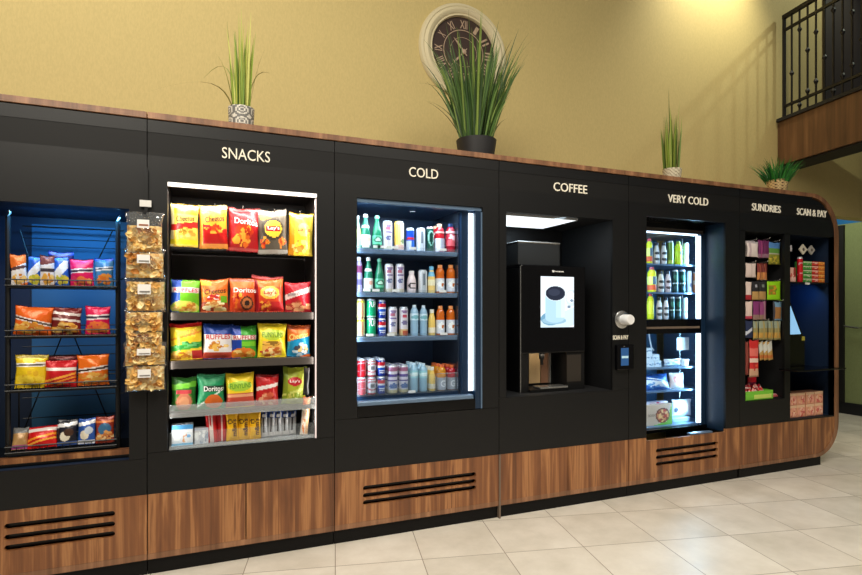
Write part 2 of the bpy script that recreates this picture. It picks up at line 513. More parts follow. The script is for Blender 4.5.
def px_bag(name, label, cat, px0, px1, pyt, pyb, Y, layers, texts=(), zbase=None, d=None, **k):
    x0, x1 = X(px0, Y), X(px1, Y); xm = (x0 + x1) / 2; pm = (px0 + px1) / 2
    zb = zbase if zbase is not None else Z(pm, pyb, Y)
    h = Z(pm, pyt, Y) - zb
    w = (x1 - x0) * 1.03
    return bag(name, label, cat, xm, Y, zb, w, h, d if d else min(.095, w * .42), layers, texts, **k)

def carton(name, label, cat, x0, x1, y0, y1, z0, z1, layers, texts=(), group=None, mat='printed_card', nu=28, nv=28, yaw=0.0, side=None):
    """printed carton with a real front grid; origin at the middle of its base"""
    cx, cy = (x0 + x1) / 2, (y0 + y1) / 2; w, dd, h = x1 - x0, y1 - y0, z1 - z0
    r = random.Random(int(cx * 977 + z0 * 331))
    layers = chips(layers, r)
    bm = bmesh.new(); cols = []
    c = min(w, dd, h) * .04
    g = [[bm.verts.new((-w / 2 + w * i / nu, -dd / 2 + (c if i in (0, nu) or j in (0, nv) else 0), h * j / nv)) for i in range(nu + 1)] for j in range(nv + 1)]
    for j in range(nv):
        for i in range(nu):
            bm.faces.new((g[j][i], g[j][i + 1], g[j + 1][i + 1], g[j + 1][i])); cols.append(patt(layers, (i + .5) / nu, (j + .5) / nv, r))
    b = [bm.verts.new(p) for p in ((-w / 2, dd / 2, 0), (w / 2, dd / 2, 0), (w / 2, dd / 2, h), (-w / 2, dd / 2, h))]
    sc = side or layers[0]
    for f in (b[::-1], [g[j][0] for j in range(nv + 1)] + [b[3], b[0]], [g[j][nu] for j in range(nv, -1, -1)] + [b[1], b[2]],
              [g[nv][i] for i in range(nu + 1)] + [b[2], b[3]], [g[0][i] for i in range(nu, -1, -1)] + [b[0], b[1]]):
        bm.faces.new(f); cols.append(sc)
    me = bpy.data.meshes.new(name); bm.to_mesh(me); bm.free(); paint(me, cols)
    o = link(name, me, mat, None, (cx, cy, z0)); o.rotation_euler.z = yaw
    tag(o, label, cat, group)
    for t in texts:
        body, u0, u1, v0, v1, colr = t
        text_map('logo_lettering', body, lambda s, q: Vector((-w / 2 + w * (u0 + (u1 - u0) * s), -dd / 2 - .001, h * (v0 + (v1 - v0) * q))), ink(colr), o, bold=.012)
    return o

PROF = {
    'can': [(.0, .012), (.72, .012), (.78, 0), (1, .045), (1, .90), (.80, .965), (.84, .985), (.84, 1), (.76, 1), (.74, .975), (0, .972)],
    'slim': [(.0, .01), (.78, .01), (.84, 0), (1, .03), (1, .93), (.84, .975), (.87, .99), (.87, 1), (.8, 1), (.78, .985), (0, .983)],
    'sparkling': [(0, .01), (.86, 0), (1, .025), (1, .42), (.93, .53), (.62, .70), (.42, .84), (.38, .93), (.42, .93), (.42, .95), (0, .95)],
    'sport': [(0, .01), (.88, 0), (1, .03), (1, .24), (.95, .28), (1, .33), (1, .60), (.94, .64), (1, .70), (.9, .80), (.62, .88), (.5, .90), (.5, .92), (0, .92)],
    'water': [(0, .01), (.9, 0), (1, .03), (.95, .10), (1, .16), (.95, .24), (1, .32), (.95, .4), (1, .48), (1, .74), (.9, .82), (.5, .91), (.4, .93), (.4, .95), (0, .95)],
    'milk': [(0, .01), (.9, 0), (1, .03), (1, .55), (.9, .66), (.6, .82), (.56, .88), (.56, .9), (0, .9)],
}
def lathe_painted(name, prof, r, h, bands, feats, seg=24, mat='printed_can', fine=.05):
    pr = [prof[0]]
    for a, b in zip(prof, prof[1:]):
        n = max(1, int(abs(b[1] - a[1]) / fine))
        for k in range(1, n + 1): pr.append((a[0] + (b[0] - a[0]) * k / n, a[1] + (b[1] - a[1]) * k / n))
    bm = bmesh.new(); rings = []
    for q, z in pr:
        rings.append([bm.verts.new((q * r * math.sin(t), -q * r * math.cos(t), z * h)) for t in [2 * PI * k / seg for k in range(seg)]])
    cols = []; rr = random.Random(3); feats = chips(feats, rr)
    for i in range(len(rings) - 1):
        zm = (pr[i][1] + pr[i + 1][1]) / 2
        for k in range(seg):
            bm.faces.new((rings[i][k], rings[i][(k + 1) % seg], rings[i + 1][(k + 1) % seg], rings[i + 1][k]))
            th = 2 * PI * (k + .5) / seg
            if th > PI: th -= 2 * PI
            c = bands[0][2]
            for z0, z1, cc in bands:
                if z0 <= zm <= z1: c = cc
            c = patt([c] + feats, .5 + th / PI * .5 * 1.0 if abs(th) < PI / 2 * 1.99 else -1, zm, rr)
            cols.append(c)
    bm.faces.new(rings[0][::-1]); cols.append(bands[0][2]); bm.faces.new(rings[-1]); cols.append(bands[-1][2])
    me = bpy.data.meshes.new(name); bm.to_mesh(me); bm.free(); paint(me, cols)
    for p in me.polygons: p.use_smooth = True
    me.set_sharp_from_angle(angle=math.radians(38))
    me.materials.append(MAT[mat])
    return me

def wrap_text(parent, body, r, z0, z1, ang, colr, vertical=False):
    def fn(s, t):
        if vertical: s, t = 1 - t, s
        a = (s - .5) * ang
        return Vector((math.sin(a) * (r + .001), -math.cos(a) * (r + .001), z0 + (z1 - z0) * t))
    text_map('logo_lettering', body, fn, ink(colr), parent, bold=.02, cuts=1)

_cm = {}
def can(kind, style, label, x, y, z, r, h, group, name='drink_can', cat='can'):
    k = (kind, style, round(r, 4), round(h, 4))
    if k not in _cm:
        st = CANS[style]
        _cm[k] = lathe_painted('printed_can', PROF[kind], r, h, st[0], st[1])
    o = bpy.data.objects.new(name, _cm[k]); COL.objects.link(o); o.location = (x, y, z)
    tag(o, label, cat, group)
    for t in CANS[style][2]:
        wrap_text(o, t[0], r, t[1] * h, t[2] * h, t[3], t[4], t[5] if len(t) > 5 else False)
    return o

W_, SIL = (236, 236, 238), (196, 200, 206)
CANS = {
    'cola_red': ([(0, 1, (206, 24, 38)), (.93, 1, SIL)], [('ell', .5, .70, .24, .10, (226, 170, 176)), ('ell', .5, .66, .2, .08, (206, 24, 38)), ('band', .34, .38, (226, 150, 156), .15)], []),
    'cola_white': ([(0, 1, (226, 222, 224)), (.93, 1, SIL), (0, .1, (200, 30, 44)), (.84, .9, (200, 30, 44))], [('ell', .5, .5, .36, .26, (206, 40, 52)), ('ell', .5, .5, .28, .19, (228, 224, 226)), ('box', .4, .6, .4, .6, (120, 116, 120))], []),
    'pepsi': ([(0, 1, (16, 50, 150)), (.93, 1, SIL)], [('ell', .5, .56, .27, .27, (238, 238, 242)), ('band', .90, .91, SIL)] +
              [('box', .28, .72, .60, .80, (208, 30, 48)), ('box', .28, .72, .36, .50, (30, 84, 190)), ('band', .5, .6, (238, 238, 242), .1)], [('pepsi', .16, .28, 1.2, (240, 240, 245))]),
    'seven': ([(0, 1, (18, 158, 104)), (.93, 1, SIL)], [('band', .04, .12, (190, 226, 206))], [('7UP', .55, .86, 1.5, (236, 246, 240))]),
    'citrus': ([(0, 1, (206, 214, 120)), (.93, 1, SIL)], [('side', .35, .75, (226, 214, 160)), ('side', .5, .6, (190, 130, 90)), ('band', .8, .93, (208, 204, 60))], []),
    'tea_purple': ([(0, 1, (226, 218, 226)), (.94, 1, SIL)], [('side', 0, .18, (84, 60, 150)), ('side', .86, 1, (130, 110, 180)), ('ell', .5, .84, .13, .05, (150, 130, 170)), ('ell', .46, .73, .10, .035, (190, 110, 130)), ('ell', .5, .62, .13, .03, (130, 110, 160)), ('ell', .5, .40, .12, .08, (120, 120, 160)), ('ell', .56, .40, .06, .05, (190, 200, 220)), ('band', .0, .14, (226, 214, 190))], []),
    'tea_orange': ([(0, 1, (230, 222, 226)), (.94, 1, SIL)], [('side', 0, .2, (96, 64, 150)), ('ell', .5, .84, .13, .05, (150, 120, 160)), ('ell', .5, .68, .12, .04, (210, 80, 100)), ('ell', .5, .46, .12, .07, (130, 120, 160)), ('band', .0, .25, (232, 190, 130)), ('ell', .6, .1, .2, .1, (196, 90, 60))], []),
    'tea_band': ([(0, 1, (226, 222, 232)), (.94, 1, SIL)], [('side', 0, .16, (70, 60, 150)), ('band', .42, .66, (90, 70, 150)), ('box', .25, .75, .48, .6, (230, 220, 235)), ('ell', .5, .85, .3, .08, (170, 110, 140)), ('ell', .5, .26, .16, .1, (90, 120, 180)), ('band', 0, .14, (220, 206, 160))], []),
    'tea_yellow': ([(0, 1, (236, 226, 196)), (.94, 1, SIL)], [('side', 0, .42, (240, 196, 90)), ('side', .42, .5, (246, 214, 130)), ('band', .0, .16, (230, 186, 170)), ('ell', .65, .3, .14, .08, (150, 170, 110))], []),
    'energy_blue': ([(0, 1, (190, 200, 214)), (.93, 1, SIL)], [('box', .1, .75, .45, .9, (20, 70, 190)), ('box', .5, .75, .1, .45, (40, 110, 200)), ('ell', .5, .52, .2, .06, (200, 40, 50))], []),
    'white_can': ([(0, 1, (236, 238, 240)), (.95, 1, SIL)], [('side', .42, .58, (200, 206, 212)), ('box', .44, .56, .35, .85, (120, 130, 140))], []),
    'green_dark': ([(0, 1, (24, 76, 64)), (.94, 1, (224, 190, 196))], [('ell', .5, .55, .16, .3, (140, 196, 176)), ('ell', .5, .55, .08, .26, (20, 60, 50))], []),
    'green_black': ([(0, 1, (30, 62, 58)), (.94, 1, SIL)], [('band', .36, .44, (196, 214, 214)), ('ell', .5, .66, .2, .14, (70, 120, 100)), ('ell', .5, .2, .2, .1, (60, 90, 100))], []),
    'lime_can': ([(0, 1, (120, 156, 70)), (.94, 1, SIL)], [('side', .55, .8, (226, 236, 226)), ('band', .05, .2, (190, 206, 90))], []),
    'ice_can': ([(0, 1, (206, 222, 236)), (.95, 1, SIL)], [('side', .4, .6, (236, 242, 248)), ('ell', .5, .35, .12, .1, (140, 150, 180))], []),
    'orange_strip': ([(0, 1, (222, 150, 110)), (.95, 1, SIL)], [('band', .4, .6, (236, 210, 190))], []),
}
BOT = {  # profile, body bands, label (z0,z1,bands feats), cap colour, cap zone, text
    'green_label': ('sparkling', (34, 116, 88), (.10, .40, (224, 232, 226), [('ell', .55, .27, .12, .06, (230, 170, 150))]), (.60, .68, (232, 236, 232)), (240, 240, 240), None),
    'perrier': ('sparkling', (28, 118, 84), (.14, .40, (96, 190, 150), [('ell', .5, .28, .16, .09, (16, 96, 66)), ('ell', .5, .28, .09, .05, (190, 226, 206))]), None, (110, 180, 150), None),
    'pale_bottle': ('sparkling', (150, 200, 170), (.3, .62, (220, 226, 140), []), None, (220, 232, 226), None),
    'purple_bottle': ('sport', (150, 140, 180), (.55, .75, (110, 30, 80), []), (.2, .36, (90, 80, 130)), (230, 230, 240), None),
    'red_juice': ('sport', (176, 22, 34), (.02, .48, (226, 226, 232), [('side', .45, .62, (170, 176, 190))]), (.66, .72, (236, 190, 180)), (238, 190, 150), None),
    'crimson_juice': ('sport', (150, 14, 34), (.22, .62, (176, 30, 52), [('speck', .5, .42, .4, .2, [(236, 200, 206), (220, 90, 100)], .45)]), (.66, .74, (236, 200, 206)), (40, 60, 100), None),
    'orange_sport': ('sport', (206, 98, 22), (.06, .52, (218, 222, 230), [('ell', .5, .32, .16, .12, (250, 250, 250)), ('ell', .55, .3, .06, .05, (200, 110, 40))]), None, (236, 150, 90), None),
    'orange_g': ('sport', (216, 140, 30), (.02, .5, (176, 182, 196), []), None, (226, 110, 60), 'G'),
    'red_g': ('sport', (180, 30, 44), (.02, .5, (176, 182, 196), []), None, (226, 110, 60), 'G'),
    'water_clear': ('water', (150, 184, 208), (.5, .72, (206, 226, 236), [('ell', .5, .6, .2, .06, (120, 180, 190))]), None, (214, 230, 240), None),
    'water_teal': ('water', (150, 190, 212), (.48, .74, (150, 206, 216), [('ell', .5, .6, .25, .07, (220, 240, 240))]), None, (200, 226, 240), None),
    'yellow_juice': ('milk', (246, 206, 110), (.1, .3, (240, 226, 200), []), None, (240, 236, 220), None),
    'juice_blue': ('milk', (250, 214, 130), (.28, .5, (246, 236, 200), []), (.62, .8, (120, 186, 220)), (120, 190, 226), None),
    'milk_c': ('milk', (232, 214, 214), (.08, .5, (226, 206, 206), [('ell', .5, .32, .2, .14, (50, 40, 40)), ('ell', .56, .32, .16, .09, (226, 206, 206))]), None, (236, 226, 226), None),
    'yellow_red': ('sport', (230, 226, 40), (.3, .62, (236, 232, 120), [('side', .42, .58, (90, 110, 130))]), (.08, .28, (230, 90, 50)), (222, 90, 96), None),
    'yellow_tall': ('sport', (232, 228, 40), (.2, .7, (236, 232, 60), [('side', .6, .8, (200, 206, 190))]), None, (214, 60, 66), None),
    'coffee_white': ('milk', (222, 220, 220), (.12, .62, (226, 222, 222), [('ell', .5, .5, .22, .07, (40, 44, 50)), ('ell', .5, .22, .24, .07, (60, 62, 66))]), None, (60, 62, 74), None),
    'coffee_pink': ('milk', (222, 210, 212), (.12, .62, (220, 206, 208), [('ell', .5, .5, .22, .07, (60, 44, 50)), ('ell', .5, .22, .24, .07, (80, 62, 66))]), None, (60, 62, 74), None),
    'lime_drink': ('sport', (206, 224, 40), (.1, .6, (200, 220, 50), [('ell', .6, .5, .16, .1, (90, 100, 110))]), None, (150, 170, 60), None),
}
_bm = {}
def bottle(style, label, x, y, z, r, h, group, name='drink_bottle', cat='bottle'):
    prof, body, lab, lab2, cap, txt = BOT[style]
    pr = PROF[prof]; top = pr[-1][1]
    k = (style, round(r, 4), round(h, 4))
    if k not in _bm:
        _bm[k] = [('body', lathe_painted('bottle_body', pr, r, h, [(0, 1, body)], [], mat='glossy_plastic'), None)]
        for L in (lab, lab2):
            if L:
                z0, z1, c = L[:3]; fe = L[3] if len(L) > 3 else []
                q = []
                for zz in [z0 + (z1 - z0) * i / 8 for i in range(9)]:
                    for a, b in zip(pr, pr[1:]):
                        if a[1] <= zz <= b[1] and b[1] > a[1]:
                            q.append((a[0] + (b[0] - a[0]) * (zz - a[1]) / (b[1] - a[1]) + .03, zz)); break
                _bm[k].append(('label_band', lathe_painted('bottle_label', q, r, h, [(0, 1, c)], fe, mat='printed_card', fine=.03), None))
        rc = pr[-2][0] + .06
        _bm[k].append(('cap', lathe_painted('bottle_cap', [(rc, top - .045), (rc, .99), (rc * .9, 1), (0, 1)], r, h, [(0, 2, cap)], [], mat='glossy_plastic'), None))
    t = thing(name, (x, y, z), label, cat, group)
    for nm, me, _ in _bm[k]:
        link(nm, me, None, t)
    if txt: wrap_text(t, txt, r * 1.04, h * .14, h * .40, 1.1, (245, 245, 248))
    return t

# ------------------------------------------------------------------ the setting
WY = 0.85
def structure(o): o['kind'] = 'structure'; return o
structure(MB().box(-9, 12, -9, 4.5, -0.1, 0).build('floor', 'floor_tile'))
RX = 8.05
b = MB()
b.box(-6, 6.55, WY, WY + .15, 0, 7); b.box(6.55, RX, WY, WY + .15, 2.496, 7)
structure(b.build('wall_back', 'wall_khaki'))
b = MB(); b.box(RX, RX + .15, -4, 2.0, 0, 2.575)
structure(b.build('wall_right', 'wall_green'))
structure(MB().box(RX + .005, RX + .15, -4, 2.0, 2.575, 7).build('wall_right_upper', 'blue_wall'))
structure(MB().box(6.4, RX + .15, 2.0, 2.15, 0, 3.4).build('wall_corridor_end', 'dark_door'))
structure(MB().box(6.40, 6.55, WY + .15, 2.0, 0, 3.4).build('wall_corridor_left', 'wall_green'))
structure(MB().box(RX - .02, RX, -4, 2.0, 0, .155, bev=.004).build('baseboard_right', 'baseboard_black'))
d3 = structure(MB().box(RX - .035, RX, 1.52, 1.6, .155, 2.56).build('trim_1', 'black_soffit'))
dr = MB(); dr.tube([(RX - .03, 1.30, 1.17), (RX - .09, 1.30, 1.17), (RX - .09, 1.48, 1.19)], .014)
hd = dr.build('door_handle', 'steel', None, origin=(RX, 1.4, 1.18), smooth=True)
tag(hd, 'small silver lever handle on the green wall right of the kiosk', 'handle')
# upstairs dark door behind the railing
structure(MB().box(6.52, 7.75, WY - .03, WY, 3.44, 5.9).build('door_1', 'dark_door'))

# ------------------------------------------------------------------ balcony and railing
ang = (-0.1565, -0.9877)                     # balcony edge, towards the camera
BX, BY = 5.763, WY
def bal(k, off=0.0):                          # point along the edge, off to the right of it
    return (BX + ang[0] * k + off * .9877, BY + ang[1] * k - off * .1565)
def slab(mb, k0, k1, o0, o1, z0, z1):
    p = [bal(k0, o0), bal(k1, o0), bal(k1, o1), bal(k0, o1)]
    a = [mb.bm.verts.new((x, y, z0)) for x, y in p]; c = [mb.bm.verts.new((x, y, z1)) for x, y in p]
    mb.bm.faces.new(a); mb.bm.faces.new(c)
    for i in range(4): mb.bm.faces.new((a[i], a[(i + 1) % 4], c[(i + 1) % 4], c[i]))
bt = thing('balcony', (BX, BY, 2.96), 'upper gallery balcony with brown wood fascia and black underside', 'balcony')
m = MB(); slab(m, .006, 3.2, 0, .05, 2.975, 3.44); m.build('wood_fascia', 'balcony_wood', bt)
m = MB(); slab(m, .006, 3.2, .03, .30, 2.955, 2.99); m.build('underside', 'black_soffit', bt)
m = MB(); slab(m, .012, 3.2, -.025, .32, 3.44, 3.475); m.build('coping', 'black_soffit', bt)
m = MB(); slab(m, .006, 3.2, .3, 2.25, 3.36, 3.44); m.build('gallery_deck', 'dark_door', bt)
rt = thing('balcony_railing', (bal(.05, .03)[0], bal(.05, .03)[1], 3.475), 'black wrought iron railing with knuckled balusters on the balcony', 'railing')
def rail(nm, z, r):
    m = MB(); slab(m, .05, 3.1, .03 - r, .03 + r, z - r, z + r); m.build(nm, 'iron_black', rt)
rail('handrail', 4.565, .02); rail('middle_rail', 4.42, .013); rail('bottom_rail', 3.60, .013)
for k in range(33):
    kk = .06 + k * .094
    x, y = bal(kk, .03)
    m = MB(); m.tube([(x, y, 3.475), (x, y, 4.56)], .011 if k else .02, 6)
    if k:
        for zz in ((3.72, 4.22), (3.92,), (3.55, 4.34), (3.66, 4.08))[k % 4]:
            m.lathe([(.011, -.026), (.019, -.010), (.023, 0), (.019, .010), (.011, .026)], 8, (x, y, zz))
    m.build('baluster' if k else 'end_post', 'iron_black', rt)

# ------------------------------------------------------------------ kiosk
KD = 0.78
Z0K, Z1K, ZW0, ZW1, ZT0, ZT1 = 0.0, 0.085, 0.115, 0.43, 2.413, 2.447
BZ0, BZ1 = 2.22, 2.343
SEAMS = [-1.40, -0.28, 0.716, 1.834, 2.942, 4.114]

def stadium_cut(x0, x1, zc, r):
    return arc(x1 - r, zc, r, -90, 90, 8) + arc(x0 + r, zc, r, 90, 270, 8)

def slotted(x0, x1, z0, z1, sl, parent, notch=None):
    """walnut panel with three real slots"""
    pts = [(x0, z0), (x1, z0), (x1, z1)] + ([(notch[1], z1), (notch[1], notch[2]), (notch[0], notch[2]), (notch[0], z1)] if notch else []) + [(x0, z1)]
    p = MB().prism(pts, 0, .02).build('walnut_panel', 'walnut', parent)
    c = MB()
    for (a, bq, zc, r) in sl: c.prism(stadium_cut(a, bq, zc, r), -.05, .06)
    co = c.build('cutter', None, parent)
    md = p.modifiers.new('b', 'BOOLEAN'); md.object = co; md.solver = 'EXACT'
    bpy.context.view_layer.update()
    dg = bpy.context.evaluated_depsgraph_get()
    me = bpy.data.meshes.new_from_object(p.evaluated_get(dg))
    p.modifiers.clear(); old = p.data; p.data = me; bpy.data.objects.remove(co); bpy.data.meshes.remove(old)
    MB().box(x0 + .03, x1 - .03, .03, .04, z0 + .03, z1 - .06).build('vent_backing', 'black_gloss', parent)
    return p

def unit(name, label, x0, x1, ops, woods, liner='liner_black', depth=.55, slots=None, right_end=True, lmats=None, ext=(0, 0), notch=None):
    """one kiosk bay: ops = openings (x0,x1,z0,z1), woods = x-divisions of the walnut base"""
    g = .002
    t = thing(name, ((x0 + x1) / 2, 0, 0), label, 'kiosk unit', 'bays of the vending kiosk')
    a, c = x0 + g, x1 - g
    zt = ops[0][3]
    if right_end:
        mbox('header_panel', 'black_laminate', t, a, c, 0, .02, BZ1, ZT0 - .006)
        mbox('sign_band', 'black_band', t, a, c, .002, .02, BZ0, BZ1)
        mbox('header_panel', 'black_laminate', t, a, c, 0, .02, max(o[3] for o in ops), BZ0)
        mbox('kick_plate', 'kick_black', t, a, c, .02, .05, 0, Z1K)
        mbox('side_wall', 'liner_black', t, a, a + .012, .06, KD, 0, ZT0 - .007)
        mbox('side_wall', 'liner_black', t, c - .012, c, .06, KD, 0, ZT0 - .007)
        mbox('walnut_rail', 'walnut_edge', t, a, c, 0, .06, Z1K, ZW0)
        mbox('top_rail', 'black_soffit', t, a, c, .01, KD, ZT0 - .006, ZT0)
    xs = [a] + [v for o in ops for v in o[:2]] + [c]
    zlow = min(o[2] for o in ops)
    for i in range(0, len(xs), 2):
        if xs[i + 1] - xs[i] > .004:
            mbox('stile', 'black_laminate', t, xs[i], xs[i + 1], 0, .02, max(zlow, ZW1 + .001), max(o[3] for o in ops))
    if zlow > ZW1 + .01:
        mbox('lower_panel', 'black_laminate', t, a, c, 0, .02, ZW1, zlow - .002)
    for (ox0, ox1, oz0, oz1), mt in zip(ops, lmats or [liner] * len(ops)):
        ex = ext[ops.index((ox0, ox1, oz0, oz1))]
        if mt is None: continue
        if oz0 > zlow + .01: mbox('lower_panel', 'black_laminate', t, ox0, ox1, 0, .02, zlow, oz0)
        m = MB()
        m.box(ox0 - .012, ox0, .02, depth, oz0, oz1); m.box((ox1 + ex), (ox1 + ex) + .012, .02, depth, oz0, oz1)
        m.box(ox0 - .012, (ox1 + ex) + .012, .02, depth, oz1, oz1 + .012); m.box(ox0 - .012, (ox1 + ex) + .012, .02, depth, oz0 - .012, oz0)
        m.box(ox0 - .012, (ox1 + ex) + .012, depth, depth + .012, oz0 - .012, oz1 + .012)
        m.build('recess_liner', mt, t)
    for i in range(len(woods) - 1):
        if slots:
            slotted(woods[i] + .002, woods[i + 1] - .002, ZW0 + .001, ZW1 - .001, slots, t, notch)
        else:
            mbox('walnut_panel', 'walnut', t, woods[i] + .003, woods[i + 1] - .003, 0, .02, ZW0 + .001, ZW1 - .001)
    mbox('panel_backing', 'kick_black', t, a, c, .041, .05, ZW0, min(zlow, ZW1) - .015) if woods else None  # black sheet added behind the base so the panel seams look dark
    return t

def slots_px(p0, p1, rows, hpx):
    x0, x1 = X(p0), X(p1)
    return [(x0, x1, zc, hpx) for zc in rows]

O1 = (-1.10, -0.364, .62, 1.93); O2 = (-.183, .612, .648, 2.09); O3 = (.854, 1.709, .747, 2.086)
O4 = (1.89, 2.79, .811, 2.07); O5 = (3.115, 3.951, .405, 2.12); O6 = (4.179, 4.663, .635, 2.065); O7 = (4.735, 5.283, .447, 2.072)
vz = (Z(60, 520.3), Z(60, 531), Z(60, 541.2))
u1 = unit('rack_bay', 'leftmost black kiosk bay, blue inside, holding the wire snack rack', SEAMS[0], SEAMS[1], [O1], [SEAMS[0], SEAMS[1]], 'blue_glow_panel', .5, [(X(4), X(115), z, .0145) for z in vz])
u2 = unit('snack_bay', 'black kiosk bay headed SNACKS with open shelves of crisps', SEAMS[1], SEAMS[2], [O2], [SEAMS[1], X(246), SEAMS[2]], 'liner_brown', .42)
vz = (Z(420, 481.3), Z(420, 488.4), Z(420, 495.2))
u3 = unit('cold_bay', 'black kiosk bay headed COLD around the glass drinks cooler', SEAMS[2], SEAMS[3], [O3], [SEAMS[2], SEAMS[3]], None, .55, [(X(363), X(476), z, .0145) for z in vz], lmats=[None])
u4 = unit('coffee_bay', 'black kiosk bay headed COFFEE with a deep recess for the machine', SEAMS[3], SEAMS[4], [O4], [SEAMS[3], X(568), SEAMS[4]], 'liner_black', .62)
vz = (Z(687, 447.0), Z(687, 453.6), Z(687, 460.2))
u5 = unit('very_cold_bay', 'black kiosk bay headed VERY COLD around the tall freezer', SEAMS[4], SEAMS[5], [O5], [SEAMS[4], SEAMS[5]], None, .65, [(X(656), X(718), z, .0145) for z in vz], lmats=[None], notch=(O5[0], O5[1], O5[2] - .001))
mbox('recess_side', 'blue_glow_liner', u5, O5[1], O5[1] + .012, .02, .22, O5[2], O5[3])
mbox('recess_top', 'black_gloss', u5, O5[0], O5[1], .02, .22, O5[3], O5[3] + .012)
mbox('end_edge', 'grey_edge', u4, SEAMS[3] - .0015, SEAMS[3] + .010, -.006, .05, 0, ZW1)

# rounded end bay
RT, RB, XE, BW = .36, .30, 5.385, .055
u6 = unit('end_bay', 'rounded end bay of the kiosk headed SUNDRIES and SCAN & PAY', SEAMS[5], XE, [O6, O7], [], 'liner_black', .5, right_end=False, lmats=['liner_black', 'blue_glow_panel'], ext=(.044, .022))
xi = XE - BW
ri = RT - BW
mbox('stile', 'black_laminate', u6, O7[1], xi, 0, .02, O7[2], O7[3])
a6 = SEAMS[5] + .002
def clip_arc(z): # inner right boundary at height z
    zc = ZT1 - RT
    if z <= zc: return xi
    return XE - RT + math.sqrt(max(0, ri * ri - (z - zc) ** 2))
def arcpart(z0, z1, n=10): return [(clip_arc(z0 + (z1 - z0) * i / n), z0 + (z1 - z0) * i / n) for i in range(n + 1)]
top_in = ZT1 - BW * .6
MB().prism([(a6, O6[3])] + arcpart(O6[3], BZ0) + [(a6, BZ0)], 0, .02).build('header_panel', 'black_laminate', u6)
MB().prism([(a6, BZ0)] + arcpart(BZ0, BZ1) + [(a6, BZ1)], .002, .02).build('sign_band', 'black_band', u6)
MB().prism([(a6, BZ1)] + arcpart(BZ1, ZT1 - BW + .02) + [(a6, ZT1 - BW + .02)], 0, .02).build('header_panel', 'black_laminate', u6)
outl = [(XE, ZW1)] + arc(XE - RB, Z1K + RB, RB, 0, -90, 14)
MB().prism([(a6, Z1K + .001), (a6, ZW1)] + outl, 0, .02).build('walnut_panel', 'walnut', u6)
mbox('kick_plate', 'kick_black', u6, a6, X(820.5, .02), .02, .05, 0, Z1K)
mbox('side_wall', 'liner_black', u6, a6, a6 + .012, .02, KD, 0, ZT0 - .01)
mbox('kick_side', 'kick_black', u6, X(820.5, .02) - .02, X(820.5, .02), .05, KD, 0, Z1K)
outer = [(SEAMS[5], ZT1)] + arc(XE - RT, ZT1 - RT, RT, 90, 0, 14) + arc(XE - RB, Z1K + RB, RB, 0, -90, 14) + [(SEAMS[5], Z1K)]
inner = [(SEAMS[5], ZT0)] + arc(XE - RT, ZT1 - RT, RT, 90, 0, 14) + arc(XE - RB, Z1K + RB, RB, 0, -90, 14) + [(SEAMS[5], Z1K + .03)]
def inset(p, k):
    cxx, czz = 4.9, 1.3
    return p
n1 = 15
inner = [(SEAMS[5], ZT0)] + [(XE - RT + (RT - (.034 + (BW - .034) * i / 14)) * math.cos(math.radians(90 - 90 * i / 14)), ZT1 - RT + (RT - (.034 + (BW - .034) * i / 14)) * math.sin(math.radians(90 - 90 * i / 14))) for i in range(15)] \
    + [(XE - RB + (RB - BW + (BW - .03) * i / 14) * math.cos(math.radians(-90 * i / 14)), Z1K + RB + (RB - BW + (BW - .03) * i / 14) * math.sin(math.radians(-90 * i / 14))) for i in range(15)] + [(SEAMS[5], Z1K + .03)]
MB().strip(outer, inner, -.006, KD).build('walnut_wrap', 'walnut_edge', u6, smooth=True)

# walnut top boards (continuous worktop)
tb = tag(MB().box(SEAMS[0], SEAMS[1] - .002, -.006, KD, ZT0, ZT1, bev=.002).build('top_board', 'walnut_edge', None, origin=(-.84, .39, ZT0)), 'short walnut top board over the leftmost kiosk bay', 'top board')
tb = tag(MB().box(SEAMS[1] + .002, SEAMS[5] - .002, -.006, KD, ZT0, ZT1, bev=.002).build('top_board', 'walnut_edge', None, origin=(1.9, .39, ZT0)), 'long walnut top board running over the SNACKS to VERY COLD bays', 'top board')

# raised lettering on the sign band
lz0, lz1 = 2.243, 2.304
for (tx, p0, p1, par) in (('SNACKS', 222, 270, u2), ('COLD', 409, 438, u3), ('COFFEE', 553.5, 587, u4), ('VERY COLD', 668, 708, u5), ('SUNDRIES', 752, 780.5, u6), ('SCAN & PAY', 797, 826.5, u6)):
    sign('sign_lettering', tx, X(p0), X(p1), lz0, lz1, .002, 'letters_cream', par, .006)
sign('small_lettering', 'SCAN & PAY', X(612.8), X(628.2), Z(620, 339.6), Z(620, 335.2), 0, 'letters_cream', u4, .002, bold=.02)

# ------------------------------------------------------------------ snack bay shelves and light
def led_strip(nm, par, m, *bx): return MB().box(*bx).build(nm, m, par)
led_strip('led_strip', u2, 'led_white', O2[0], O2[1], .004, .022, O2[3] - .022, O2[3] - .002)
led_strip('led_strip', u2, 'led_dim', O2[1] - .008, O2[1] - .002, .004, .02, O2[2], O2[3] - .03)
area('snack_light', ((O2[0] + O2[1]) / 2, .03, O2[3] - .035), .76, 5.0, (1, .95, .88), ((O2[0] + O2[1]) / 2, .12, 1.2), .03)
o = area('snack_light', (O2[1] - .014, .03, 1.37), 1.3, 2.0, (1, .95, .88), (0.1, .14, 1.37), .02)
o.rotation_euler = (PI / 2, 0, math.radians(100)); o.data.size = .02; o.data.size_y = 1.3
o = area('snack_light', (O2[0] + .014, .03, 1.37), 1.3, 2.0, (1, .95, .88), (0.3, .14, 1.37), .02)
o.rotation_euler = (PI / 2, 0, math.radians(-100)); o.data.size = .02; o.data.size_y = 1.3
sx0, sx1 = O2[0] + .008, O2[1] - .012
SH2 = Z(240, 312.3, .035); SH3 = Z(240, 359.3, .035); SH4 = Z(240, 409, .05)
SH1 = Z(240, 253, .30)
